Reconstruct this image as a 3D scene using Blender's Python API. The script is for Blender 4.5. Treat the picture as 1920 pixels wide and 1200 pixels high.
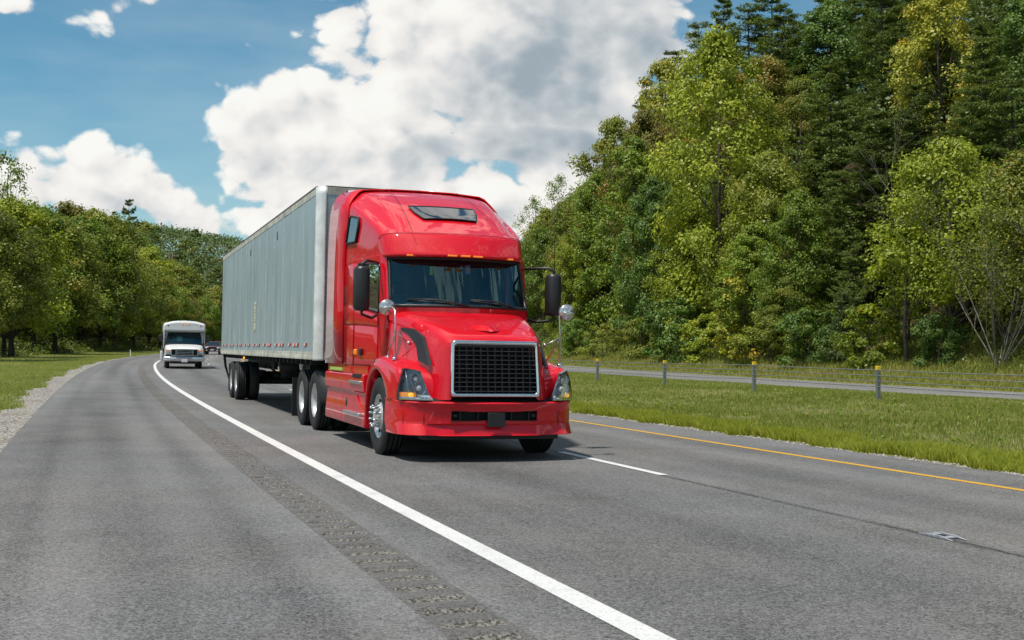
import bpy, bmesh, random
from mathutils import Vector, Matrix, Euler
import numpy as np
from math import sin, cos, tan, atan2, sqrt, radians, degrees, pi, exp, log1p, floor
# ---- road alignment: s runs along the white edge line, u is the offset to its right (metres) ----
KS = [-80, 0, 40, 80, 120, 160, 200, 260, 340, 460, 620]
KH = [20.65, 20.65, 19.27, 17.11, 12.76, 8.61, 4.46, 0.31, -7.0, -17.0, -22.0]
_S = np.arange(-60, 560.01, 0.5)
_T = np.radians(np.interp(_S, KS, KH))
_X = np.concatenate([[0], np.cumsum(-np.sin((_T[1:] + _T[:-1]) / 2) * 0.5)])
_Y = np.concatenate([[0], np.cumsum(np.cos((_T[1:] + _T[:-1]) / 2) * 0.5)])
_X += 2.819 - np.interp(0, _S, _X); _Y -= np.interp(0, _S, _Y)
def xy(s, u):
    t = np.interp(s, _S, _T)
    return np.interp(s, _S, _X) + u * np.cos(t), np.interp(s, _S, _Y) + u * np.sin(t)
def rise(s):
    return 0.004 * np.logaddexp(0, (np.asarray(s, float) - 45.8) / 8) * 8
def sstep(a, b, x):
    t = np.clip((np.asarray(x, float) - a) / (b - a), 0, 1)
    return t * t * (3 - 2 * t)
def wob(x, y, k, ph=0.):
    return (np.sin(x * k + 1.3 + ph) * np.cos(y * k * 1.31 + .7 * ph) + .5 * np.sin(x * k * 2.3 + y * k * 1.7 + ph * 2) + .25 * np.cos(x * k * 4.7 - y * k * 4.1 + ph)) / 1.75
# height of the ground cross-section against offset u
PU = [-400, -60, -30, -14, -9, -6.2, -4.6, -3.66, 8.0, 9.0, 12.0, 16.0, 21.0, 24.4, 25.2, 36.0, 37.0, 40.0, 44, 48]
PZ = [0.3, 0.3, 0.25, 0.12, 0.02, 0.05, 0.085, 0.10, -0.094, -0.10, -0.06, 0.06, -0.10, -0.27, -0.28, -0.62, -0.62, -0.35, 0.6, 2.2]
HS = [-60, 60, 120, 160, 200, 240, 280, 330, 400, 560]
HH = [90, 100, 120, 118, 98, 62, 36, 16, 8, 6]
def ground(s, u):
    s = np.asarray(s, float); u = np.asarray(u, float)
    z = np.interp(u, PU, PZ) + rise(s) * (1 - .0 * u)
    H = np.interp(s, HS, HH)
    up = np.maximum(u - 48, 0)
    z = z + H * (1 - np.exp(-up * .95 / np.maximum(H, 1)))
    # wooded hill beyond the outside of the bend
    left = sstep(-28, -190, u) * sstep(150, 330, s) * 27
    left = left + 5 * sstep(-20, -90, u) * sstep(60, 160, s)
    ahead = 14 * sstep(330, 470, s)*sstep(60,-40,u)
    z = z + left + ahead
    nat = sstep(9, 11, u) * sstep(24.5, 22.5, u) + sstep(37, 39, u) + sstep(-5.0, -7.5, u)
    x, y = xy(s, u)
    z = z + nat * (wob(x, y, .35) * .035 + wob(x, y, 1.1, 2.) * .015) + sstep(44, 60, u) * wob(x, y, .12, 1.) * 1.0
    return z

for o in list(bpy.data.objects):
    bpy.data.objects.remove(o)
SC = bpy.context.scene
COL = SC.collection
R = radians
# ------------------------------------------------------------------ camera
cd = bpy.data.cameras.new('camera'); cam = bpy.data.objects.new('camera', cd); COL.objects.link(cam)
cam.location = (0, 0, 1.466); cam.rotation_euler = (R(90 + 1.2845), R(0.0), 0)
cd.sensor_width = 36; cd.lens = 40.675; cd.clip_start = 0.1; cd.clip_end = 3000
SC.camera = cam
# ------------------------------------------------------------------ light
SUN_EL, SUN_AZ = R(69), R(-128)      # azimuth measured from +Y towards +X
SUN_DIR = Vector((sin(SUN_AZ) * cos(SUN_EL), cos(SUN_AZ) * cos(SUN_EL), sin(SUN_EL)))
sd = bpy.data.lights.new('sun', 'SUN'); sun = bpy.data.objects.new('sun', sd); COL.objects.link(sun)
sd.energy = 4.9; sd.angle = R(3.0); sd.color = (1.0, .94, .85)
sun.rotation_euler = SUN_DIR.to_track_quat('Z', 'Y').to_euler()
SC.view_settings.view_transform = 'Standard'; SC.view_settings.look = 'None'
SC.view_settings.exposure = 0.0; SC.view_settings.gamma = 1.0; SC.view_settings.use_curve_mapping = False
SC.render.engine = 'CYCLES'
SC.cycles.use_denoising = True
SC.cycles.max_bounces = 5; SC.cycles.diffuse_bounces = 2; SC.cycles.glossy_bounces = 3
SC.cycles.transparent_max_bounces = 10; SC.cycles.transmission_bounces = 4

class N:
    """small helper round a node tree"""
    def __init__(s, nt): s.nt = nt
    def new(s, t, **k):
        n = s.nt.nodes.new(t)
        for a, v in k.items():
            if a.startswith('i_'): n.inputs[a[2:].replace('_', ' ')].default_value = v
            else: setattr(n, a, v)
        return n
    def put(s, sock, v):
        if hasattr(v, 'is_linked') or isinstance(v, bpy.types.NodeSocket): s.nt.links.new(v, sock)
        else: sock.default_value = v
    def math(s, op, a, b=0.0, c=0.0, clamp=False):
        n = s.nt.nodes.new('ShaderNodeMath'); n.operation = op; n.use_clamp = clamp
        for i, v in enumerate((a, b, c)): s.put(n.inputs[i], v)
        return n.outputs[0]
    def vmath(s, op, a, b=(0, 0, 0), sc=1.0):
        n = s.nt.nodes.new('ShaderNodeVectorMath'); n.operation = op
        s.put(n.inputs[0], a); s.put(n.inputs[1], b)
        if op == 'SCALE': s.put(n.inputs['Scale'], sc)
        return n.outputs[0]
    def mix(s, f, a, b, mode='MIX'):
        n = s.nt.nodes.new('ShaderNodeMix'); n.data_type = 'RGBA'; n.blend_type = mode
        s.put(n.inputs[0], f)
        for i, v in ((6, a), (7, b)):
            if isinstance(v, tuple) and len(v) == 3: v = (*v, 1)
            s.put(n.inputs[i], v)
        return n.outputs[2]
    def ramp(s, f, stops, interp='LINEAR'):
        n = s.nt.nodes.new('ShaderNodeValToRGB'); n.color_ramp.interpolation = interp
        el = n.color_ramp.elements
        while len(el) < len(stops): el.new(0.5)
        for e, (p, c) in zip(el, stops):
            e.position = p; e.color = (*c, 1) if isinstance(c, tuple) else (c, c, c, 1)
        s.put(n.inputs[0], f); return n.outputs[0]
    def rng(s, v, a, b, c=0., d=1., smooth=False):
        n = s.nt.nodes.new('ShaderNodeMapRange')
        if smooth: n.interpolation_type = 'SMOOTHSTEP'
        s.put(n.inputs[0], v)
        for i, k in zip((1, 2, 3, 4), (a, b, c, d)): s.put(n.inputs[i], k)
        return n.outputs[0]
    def noise(s, vec, scale, detail=4, rough=.5, dist=0.):
        n = s.nt.nodes.new('ShaderNodeTexNoise'); s.put(n.inputs['Vector'], vec)
        n.inputs['Scale'].default_value = scale; n.inputs['Detail'].default_value = detail
        n.inputs['Roughness'].default_value = rough; n.inputs['Distortion'].default_value = dist
        return n.outputs[0]
    def voro(s, vec, scale, feature='F1', detail=0., rough=.5, out=0):
        n = s.nt.nodes.new('ShaderNodeTexVoronoi'); n.feature = feature; s.put(n.inputs['Vector'], vec)
        n.inputs['Scale'].default_value = scale
        if 'Detail' in n.inputs: n.inputs['Detail'].default_value = detail; n.inputs['Roughness'].default_value = rough
        return n.outputs[out]
    def attr(s, name, out='Fac'):
        n = s.nt.nodes.new('ShaderNodeAttribute'); n.attribute_name = name; return n.outputs[out]

# ------------------------------------------------------------------ sky
W = bpy.data.worlds.new('World'); SC.world = W; W.use_nodes = True
def build_sky():
    nt = W.node_tree; nt.nodes.clear(); k = N(nt)
    sky = k.new('ShaderNodeTexSky', sky_type='NISHITA', sun_disc=False, sun_elevation=SUN_EL, sun_rotation=SUN_AZ,
                air_density=1.0, dust_density=.6, ozone_density=2.5)
    def dens_group(name, det, puffs):
        g = bpy.data.node_groups.new(name, 'ShaderNodeTree')
        g.interface.new_socket('Vector', in_out='INPUT', socket_type='NodeSocketVector')
        g.interface.new_socket('Density', in_out='OUTPUT', socket_type='NodeSocketFloat'); g.interface.new_socket('Body', in_out='OUTPUT', socket_type='NodeSocketFloat')
        q = N(g); gi = g.nodes.new('NodeGroupInput'); go = g.nodes.new('NodeGroupOutput')
        v = gi.outputs[0]
        sp = q.new('ShaderNodeSeparateXYZ'); q.put(sp.inputs[0], v)
        X, Y, Z = sp.outputs
        az = q.math('ARCTAN2', X, Y)
        el = q.math('ARCSINE', Z)
        tot = None
        for (a, e, ra, re, w) in CLOUDS:
            dx = q.math('MULTIPLY', q.math('SUBTRACT', az, a), 1 / ra)
            dy = q.math('MULTIPLY', q.math('SUBTRACT', el, e), 1 / re)
            r2 = q.math('MULTIPLY_ADD', dx, dx, q.math('MULTIPLY', dy, dy))
            b = q.math('MULTIPLY', q.math('SUBTRACT', 1.0, q.math('SQRT', r2)), w)
            tot = b if tot is None else q.math('SMOOTH_MAX', tot, b, .15)
        outside = q.math('MAXIMUM', q.rng(q.math('ABSOLUTE', az), .46, .62), q.rng(el, .32, .45))
        gen = q.math('MULTIPLY', q.math('SUBTRACT', q.noise(q.vmath('MULTIPLY', v, (1, 1, 1.8)), 2.3, 1, .5), .5), 3.4)
        gen = q.math('ADD', gen, q.math('MULTIPLY', q.math('SUBTRACT', outside, 1.0), 3.0))
        tot = q.math('MAXIMUM', tot, gen); q.put(go.inputs[1], tot)
        vv = q.vmath('MULTIPLY', v, (1, 1, 1.25))
        d = q.math('MULTIPLY_ADD', q.math('SUBTRACT', q.noise(vv, 9, det, .60, .25), .5), 2.3, tot)
        if puffs:
            wn = g.nodes.new('ShaderNodeTexNoise'); wn.inputs['Scale'].default_value = 22; wn.inputs['Detail'].default_value = 2; q.put(wn.inputs['Vector'], vv)
            vb = q.vmath('ADD', vv, q.vmath('SCALE', q.vmath('SUBTRACT', wn.outputs['Color'], (.5, .5, .5)), sc=0.03))
            d = q.math('MULTIPLY_ADD', q.math('SUBTRACT', .38, q.voro(vb, 26, 'F1')), .9, d)
            d = q.math('MULTIPLY_ADD', q.math('SUBTRACT', .38, q.voro(vb, 58, 'F1')), .42, d)
        q.put(go.inputs[0], d); return g
    gA = dens_group('cloud_density', 7, True); 
    geo = k.new('ShaderNodeTexCoord').outputs['Generated']
    def dens(vec, g):
        n = nt.nodes.new('ShaderNodeGroup'); n.node_tree = g; k.put(n.inputs[0], vec); return n.outputs
    d0, bodyd = dens(geo, gA)[:2]; d1 = dens(k.vmath('ADD', geo, (-.013, 0, .017)), gA)[0]
    alpha = k.rng(d0, .02, .30, smooth=True)
    edge = k.rng(k.math('SUBTRACT', d0, d1), -.85, .75, smooth=False)
    sp = k.new('ShaderNodeSeparateXYZ'); k.put(sp.inputs[0], geo)
    # broad shade: thick cores and flat undersides are grey, sunward shoulders white
    thick = k.rng(k.math('MULTIPLY_ADD', bodyd, .75, k.math('MULTIPLY', d0, .25)), .10, 1.25, smooth=True)
    soft = k.rng(k.noise(k.vmath('ADD', k.vmath('MULTIPLY', geo, (1, 1, 1.6)), (.03, 0, 0)), 6.0, 4, .6, .3), .35, .68, smooth=True)
    X, Y, Z = sp.outputs; azw = k.math('ARCTAN2', X, Y); elw = k.math('ARCSINE', Z)
    def body(c):
        dx = k.math('MULTIPLY', k.math('SUBTRACT', azw, c[0]), 1 / c[2]); dy = k.math('MULTIPLY', k.math('SUBTRACT', elw, c[1]), 1 / c[3])
        return k.rng(k.math('MULTIPLY_ADD', dx, dx, k.math('MULTIPLY', dy, dy)), 1., .15, 0., c[4], smooth=True)
    deep = k.math('MAXIMUM', body(px(1110, 120, 290, 260, .62)), body(px(985, 275, 240, 50, 1.1)))      # the tall cloud's shaded side and flat base
    deep = k.math('MAXIMUM', deep, k.rng(k.math('ABSOLUTE', azw), .6, .9, 0, .7))
    deep = k.math('ADD', deep, .10)
    base = k.math('MULTIPLY_ADD', edge, .72, .30)
    base = k.math('SUBTRACT', base, k.math('MULTIPLY', k.math('MULTIPLY', thick, deep), k.math('MULTIPLY_ADD', soft, .22, .50)))
    base = k.math('ADD', base, k.math('MULTIPLY', k.math('SUBTRACT', 1., thick), .12), clamp=True)
    ccol = k.ramp(base, [(0, (.33, .41, .47)), (.22, (.47, .53, .57)), (.48, (.70, .72, .73)), (.74, (.93, .91, .88)), (1, (1.06, 1.03, .98))], 'B_SPLINE')
    bg1 = k.new('ShaderNodeBackground'); bg2 = k.new('ShaderNodeBackground')
    skyc = k.mix(1.0, sky.outputs[0], SKY_TINT, 'MULTIPLY')
    hz = k.rng(sp.outputs[2], .0, .20, .55, .0, smooth=True)
    veil = k.math('MULTIPLY', k.rng(k.noise(k.vmath('MULTIPLY', geo, (1, 1, 4)), 3.2, 4, .6), .42, .75), .28)
    k.put(bg1.inputs[0], k.mix(k.math('ADD', hz, veil, clamp=True), skyc, HORIZON)); bg1.inputs[1].default_value = SKY_STR
    k.put(bg2.inputs[0], ccol); bg2.inputs[1].default_value = CLOUD_STR
    mx = k.new('ShaderNodeMixShader'); k.put(mx.inputs[0], alpha)
    nt.links.new(bg1.outputs[0], mx.inputs[1]); nt.links.new(bg2.outputs[0], mx.inputs[2])
    out = k.new('ShaderNodeOutputWorld'); nt.links.new(mx.outputs[0], out.inputs[0])
    W.cycles.sampling_method = 'MANUAL'; W.cycles.sample_map_resolution = 512
def px(cx, cy, rx, ry, w=1.0):      # sky directions, in 1/2169 rad
    return (atan2(cx - 960, 2169), (648 - cy) / 2169, rx / 2169, ry / 2169, w)
CLOUDS = [px(930, 90, 380, 230, 1.9), px(760, 60, 190, 150, 1.5), px(550, 265, 190, 150, 1.7), px(720, 250, 230, 140, 1.6), px(1100, 230, 210, 150, 1.5), px(985, 270, 260, 70, 1.3),
          px(1180, 50, 150, 170, 1.5), px(1255, 110, 80, 80, 1.0), px(465, 290, 90, 120, 1.3), px(640, 325, 260, 60, 1.1), px(900, 375, 110, 90, 1.3), px(1010, 405, 100, 100, 1.2), px(190, 360, 160, 85, 1.4), px(265, 325, 65, 50, 1.0),
          px(20, 375, 120, 85, 1.3), px(345, 405, 130, 60, 1.1), px(600, 410, 300, 70, .8), px(255, -20, 130, 95, 1.4), px(560, -45, 240, 80, 1.3), px(135, 90, 90, 34, .8), px(15, 62, 60, 44, .8)]
SKY_STR, CLOUD_STR = 0.112, 0.95
SKY_TINT = (0.62, 0.97, 0.94); HORIZON = (5.8, 6.7, 7.1)
build_sky()

# ------------------------------------------------------------------ materials
def new_mat(name):
    m = bpy.data.materials.new(name); m.use_nodes = True; nt = m.node_tree
    return m, N(nt), nt.nodes['Principled BSDF'], nt.nodes['Material Output']
def flat(name, col, rough=.6, metal=0., coat=0., noise=.06, scale=6., bump=0., spec=.5, emit=None):
    m, k, b, o = new_mat(name)
    tc = k.new('ShaderNodeTexCoord').outputs['Object']
    n = k.noise(tc, scale, 5, .6)
    c = k.mix(k.rng(n, .3, .7), tuple(max(0, x * (1 - noise * 2)) for x in col), tuple(min(1, x * (1 + noise)) for x in col))
    k.put(b.inputs['Base Color'], c)
    k.put(b.inputs['Roughness'], k.rng(n, .3, .7, rough * .85, min(1, rough * 1.15)))
    b.inputs['Metallic'].default_value = metal; b.inputs['Coat Weight'].default_value = coat
    b.inputs['Coat Roughness'].default_value = .04; b.inputs['Specular IOR Level'].default_value = spec
    if bump:
        bn = k.new('ShaderNodeBump', i_Strength=bump, i_Distance=.01); k.put(bn.inputs['Height'], k.noise(tc, scale * 8, 4, .6)); k.put(b.inputs['Normal'], bn.outputs[0])
    if emit: b.inputs['Emission Color'].default_value = (*emit[0], 1); b.inputs['Emission Strength'].default_value = emit[1]
    return m
def glass(name, tint, refl=1.0, rough=.01, gcol=(.85, .95, 1)):
    m, k, b, o = new_mat(name); nt = m.node_tree; nt.nodes.remove(b)
    tr = k.new('ShaderNodeBsdfTransparent'); tr.inputs[0].default_value = (*tint, 1)
    gl = k.new('ShaderNodeBsdfGlossy'); gl.inputs['Roughness'].default_value = rough
    gl.inputs[0].default_value = (*gcol, 1)
    fr = k.new('ShaderNodeFresnel'); fr.inputs[0].default_value = 1.5
    mx = k.new('ShaderNodeMixShader'); k.put(mx.inputs[0], k.math('MULTIPLY', fr.outputs[0], refl, clamp=True))
    nt.links.new(tr.outputs[0], mx.inputs[1]); nt.links.new(gl.outputs[0], mx.inputs[2]); nt.links.new(mx.outputs[0], o.inputs[0])
    return m
def paint(name, col, rough=.5, dirt=.12):
    m, k, b, o = new_mat(name)
    tc = k.new('ShaderNodeTexCoord').outputs['Object']
    n = k.noise(tc, 2.2, 6, .62); fine = k.noise(tc, 60, 3, .6)
    sp = k.new('ShaderNodeSeparateXYZ'); k.put(sp.inputs[0], tc)
    low = k.rng(sp.outputs[2], 1.3, .3, 0, 1)          # road grime gathers on the lowest panels
    c = k.mix(k.math('MULTIPLY', k.math('MULTIPLY', k.rng(n, .42, .75), low), dirt * 2.2, clamp=True), col, (.10, .075, .06))
    k.put(b.inputs['Base Color'], c)
    k.put(b.inputs['Roughness'], k.rng(n, .3, .8, rough * .8, rough * 1.5))
    b.inputs['Coat Weight'].default_value = 1.0; k.put(b.inputs['Coat Roughness'], k.rng(n, .35, .8, .008, .04))
    b.inputs['Coat IOR'].default_value = 1.5; b.inputs['Specular IOR Level'].default_value = .15
    bn = k.new('ShaderNodeBump', i_Strength=.008, i_Distance=.02); k.put(bn.inputs['Height'], k.noise(tc, 1.6, 3, .5)); k.put(b.inputs['Coat Normal'], bn.outputs[0])
    return m
M = {}
M['red'] = paint('truck_red_paint', (.62, .0006, .011))
M['black_plastic'] = flat('black_plastic', (.016, .016, .018), .45, scale=12)
M['rubber'] = flat('tyre_rubber', (.014, .014, .015), .75, noise=.25, scale=9, bump=.4)
M['black'] = flat('black_void', (.006, .006, .006), .9)
M['chassis'] = flat('chassis_black', (.012, .012, .013), .6, noise=.4, scale=8, bump=.3)
M['chrome'] = flat('chrome', (.75, .76, .77), .12, 1.0, noise=.05)
M['alu'] = flat('brushed_aluminium', (.62, .62, .62), .34, .9, noise=.12, scale=10)
M['rim'] = flat('wheel_rim_paint', (.60, .60, .60), .38, .5, noise=.15, scale=14)
M['rimdark'] = flat('wheel_rim_holes', (.02, .02, .02), .7)
M['amber'] = flat('amber_lens', (.85, .22, .01), .2, coat=1, emit=((1, .35, .02), .35))
M['amberlamp'] = flat('amber_running_lamp', (.9, .4, .02), .2, coat=1, emit=((1, .42, .03), 1.2))
M['redlens'] = flat('red_lens', (.4, .01, .01), .25, coat=1)
M['wglass'] = glass('windshield_glass', (.50, .86, .90), 2.0, .006, (.50, .90, 1.0))
M['sglass'] = glass('side_glass', (.22, .26, .25), 1.6)
M['dglass'] = glass('skylight_glass', (.05, .09, .12), 2.2)
M['lens'] = glass('clear_lens', (.97, .98, .99), .6)
M['reflector'] = flat('lamp_reflector', (.85, .86, .88), .18, .35, coat=1, noise=.02)
M['interior'] = flat('cab_interior', (.14, .20, .21), .8)
M['dash'] = flat('dashboard', (.035, .055, .065), .6)
M['seat'] = flat('seat_fabric', (.05, .06, .07), .85)
M['cream'] = flat('painted_rail_cream', (.50, .49, .42), .55, noise=.22, scale=5, bump=.2)
M['postw'] = flat('trailer_corner_metal', (.80, .80, .78), .32, .25, noise=.12, scale=4)
M['whiteptn'] = flat('white_bus_paint', (.70, .70, .70), .25, coat=.7, noise=.03, scale=2)
M['galv'] = flat('galvanised_steel', (.34, .36, .38), .42, .7, noise=.2, scale=20)
M['yellow'] = flat('yellow_reflector', (.85, .55, .02), .4, noise=.1)
M['darkpaint'] = flat('dark_red_paint', (.09, .012, .022), .25, coat=1)
M['wood'] = flat('weathered_wood', (.16, .12, .09), .85, noise=.3, scale=9, bump=.5)
M['plate'] = flat('plate_white', (.75, .76, .78), .4)
M['tape_r'] = flat('reflective_tape_red', (.55, .01, .02), .35, noise=.1)
M['tape_w'] = flat('reflective_tape_white', (.78, .74, .74), .35, noise=.1)
M['decal'] = flat('decal_beige', (.66, .60, .42), .6, noise=.2, scale=20)
M['decal_b'] = flat('decal_brown', (.10, .06, .04), .6, noise=.2, scale=20)
M['lime'] = flat('lime_strip', (.42, .55, .12), .5)
M['bluesticker'] = flat('blue_sticker', (.02, .25, .5), .5)
M['papers'] = flat('paper', (.35, .42, .30), .7)

def trailer_skin():
    m, k, b, o = new_mat('trailer_side_sheet')
    tc = k.new('ShaderNodeTexCoord').outputs['Object']
    oi = k.new('ShaderNodeObjectInfo').outputs['Random']
    st = k.vmath('MULTIPLY', tc, (1, 1.0, .22))
    n = k.noise(st, 2.2, 6, .6); n2 = k.noise(tc, .7, 3, .5)
    c = k.mix(k.rng(n, .3, .75), (.33, .415, .445), (.43, .51, .54))
    c = k.mix(k.math('MULTIPLY', oi, .45), c, (.35, .425, .44))
    sp = k.new('ShaderNodeSeparateXYZ'); k.put(sp.inputs[0], tc)
    streak = k.noise(k.vmath('MULTIPLY', tc, (1, 9, .25)), 2.0, 4, .6)
    c = k.mix(k.math('MULTIPLY', k.rng(streak, .55, .8), .3), c, (.40, .42, .40))
    c = k.mix(k.math('MULTIPLY', k.rng(n2, .55, .75), .22), c, (.16, .17, .16))
    k.put(b.inputs['Base Color'], c)
    k.put(b.inputs['Roughness'], k.rng(n, .3, .7, .32, .5)); b.inputs['Metallic'].default_value = .25
    bn = k.new('ShaderNodeBump', i_Strength=.12, i_Distance=.03); k.put(bn.inputs['Height'], k.noise(k.vmath('MULTIPLY', tc, (1, 1, .4)), 1.8, 3, .5)); k.put(b.inputs['Normal'], bn.outputs[0])
    return m
M['skin'] = trailer_skin()

def leaf_mat(name, dark, light, accent=None, acc_amt=.0, trans=.26):
    m, k, b, o = new_mat(name); nt = m.node_tree
    v = k.attr('v'); c = k.attr('c'); rnd = k.new('ShaderNodeObjectInfo').outputs['Random']
    f = k.math('ADD', k.math('MULTIPLY', v, .50), k.math('MULTIPLY', c, .50))
    f = k.math('ADD', f, k.math('MULTIPLY', k.math('SUBTRACT', rnd, .5), .5), clamp=True)
    col = k.mix(f, dark, light)
    if accent:
        col = k.mix(k.math('MULTIPLY', k.rng(k.math('ADD', k.math('MULTIPLY', c, .75), k.math('MULTIPLY', v, .25)), 1 - acc_amt - .08, 1 - acc_amt + .08), .85), col, accent)
    k.put(b.inputs['Base Color'], col); b.inputs['Roughness'].default_value = .5
    b.inputs['Specular IOR Level'].default_value = .35
    tr = k.new('ShaderNodeBsdfTranslucent'); k.put(tr.inputs[0], k.mix(.5, col, (.16, .22, .02), 'ADD'))
    mx = k.new('ShaderNodeMixShader'); mx.inputs[0].default_value = trans
    nt.links.new(b.outputs[0], mx.inputs[1]); nt.links.new(tr.outputs[0], mx.inputs[2]); nt.links.new(mx.outputs[0], o.inputs[0])
    return m
LM = {
 'tulip': leaf_mat('leaves_yellow_green', (.12, .17, .010), (.40, .44, .030), (.46, .42, .04), .10),
 'gold': leaf_mat('leaves_golden', (.22, .23, .02), (.55, .52, .06), (.58, .33, .03), .16),
 'green': leaf_mat('leaves_mid_green', (.070, .120, .012), (.22, .30, .022)),
 'olive': leaf_mat('leaves_olive', (.100, .125, .014), (.28, .31, .035), (.30, .18, .03), .12),
 'bluegreen': leaf_mat('leaves_cool_green', (.055, .108, .018), (.17, .27, .038)),
 'brown': leaf_mat('leaves_turning', (.115, .115, .018), (.28, .26, .04), (.32, .15, .03), .22),
 'lime': leaf_mat('leaves_lime', (.11, .16, .010), (.35, .40, .025), (.40, .36, .03), .12),
 'pine': leaf_mat('needles_dark', (.048, .078, .012), (.145, .195, .030), None, 0, .18),
 'far': leaf_mat('far_hill_leaves', (.035, .066, .018), (.10, .150, .034), None, 0, .2),
 'cedar': leaf_mat('needles_cedar', (.055, .09, .025), (.14, .19, .055), None, 0, .12),
 'grass': leaf_mat('grass_blades', (.20, .225, .038), (.43, .455, .12), (.52, .47, .22), .28, .4),
 'lush': leaf_mat('roadside_lush_grass', (.28, .31, .028), (.50, .525, .075), (.46, .40, .14), .2, .4),
 'tall': leaf_mat('tall_meadow_grass', (.16, .18, .030), (.40, .39, .09), (.40, .28, .12), .3, .3),
 'under': leaf_mat('undergrowth_leaves', (.065, .095, .014), (.20, .24, .035), (.28, .17, .05), .14, .25),
}
M['bark'] = flat('bark_grey_brown', (.12, .095, .07), .9, noise=.35, scale=6, bump=.8)
M['bark_dark'] = flat('bark_dark', (.055, .043, .033), .9, noise=.35, scale=6, bump=.8)
M['bark_pale'] = flat('bark_pale_bare', (.19, .17, .14), .85, noise=.25, scale=6, bump=.4)

# ------------------------------------------------------------------ object helpers
def tag(o, label=None, cat=None, group=None, kind=None):
    if label: o['label'] = label
    if cat: o['category'] = cat
    if group: o['group'] = group
    if kind: o['kind'] = kind
    return o
def empty(name, loc=(0, 0, 0), rot=(0, 0, 0), parent=None):
    o = bpy.data.objects.new(name, None); COL.objects.link(o); o.location = loc; o.rotation_euler = rot
    o.empty_display_size = .2
    if parent: o.parent = parent
    return o
def link(name, me, mat=None, parent=None):
    o = bpy.data.objects.new(name, me); COL.objects.link(o)
    if mat is not None and not me.materials: me.materials.append(mat)
    if parent: o.parent = parent
    return o
def np_mesh(name, V, F, attrs=None, smooth=False):
    """V (n,3), F (m,k) arrays with equal face sizes"""
    V = np.asarray(V, np.float32); F = np.asarray(F, np.int32); m, kk = F.shape
    me = bpy.data.meshes.new(name)
    me.vertices.add(len(V)); me.vertices.foreach_set('co', V.ravel())
    me.loops.add(m * kk); me.loops.foreach_set('vertex_index', F.ravel())
    me.polygons.add(m); me.polygons.foreach_set('loop_start', np.arange(0, m * kk, kk, dtype=np.int32))
    if smooth: me.polygons.foreach_set('use_smooth', np.ones(m, bool))
    for an, (dom, arr) in (attrs or {}).items():
        a = me.attributes.new(an, 'FLOAT', dom); a.data.foreach_set('value', np.asarray(arr, np.float32))
    me.update(); me.validate(); return me
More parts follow.
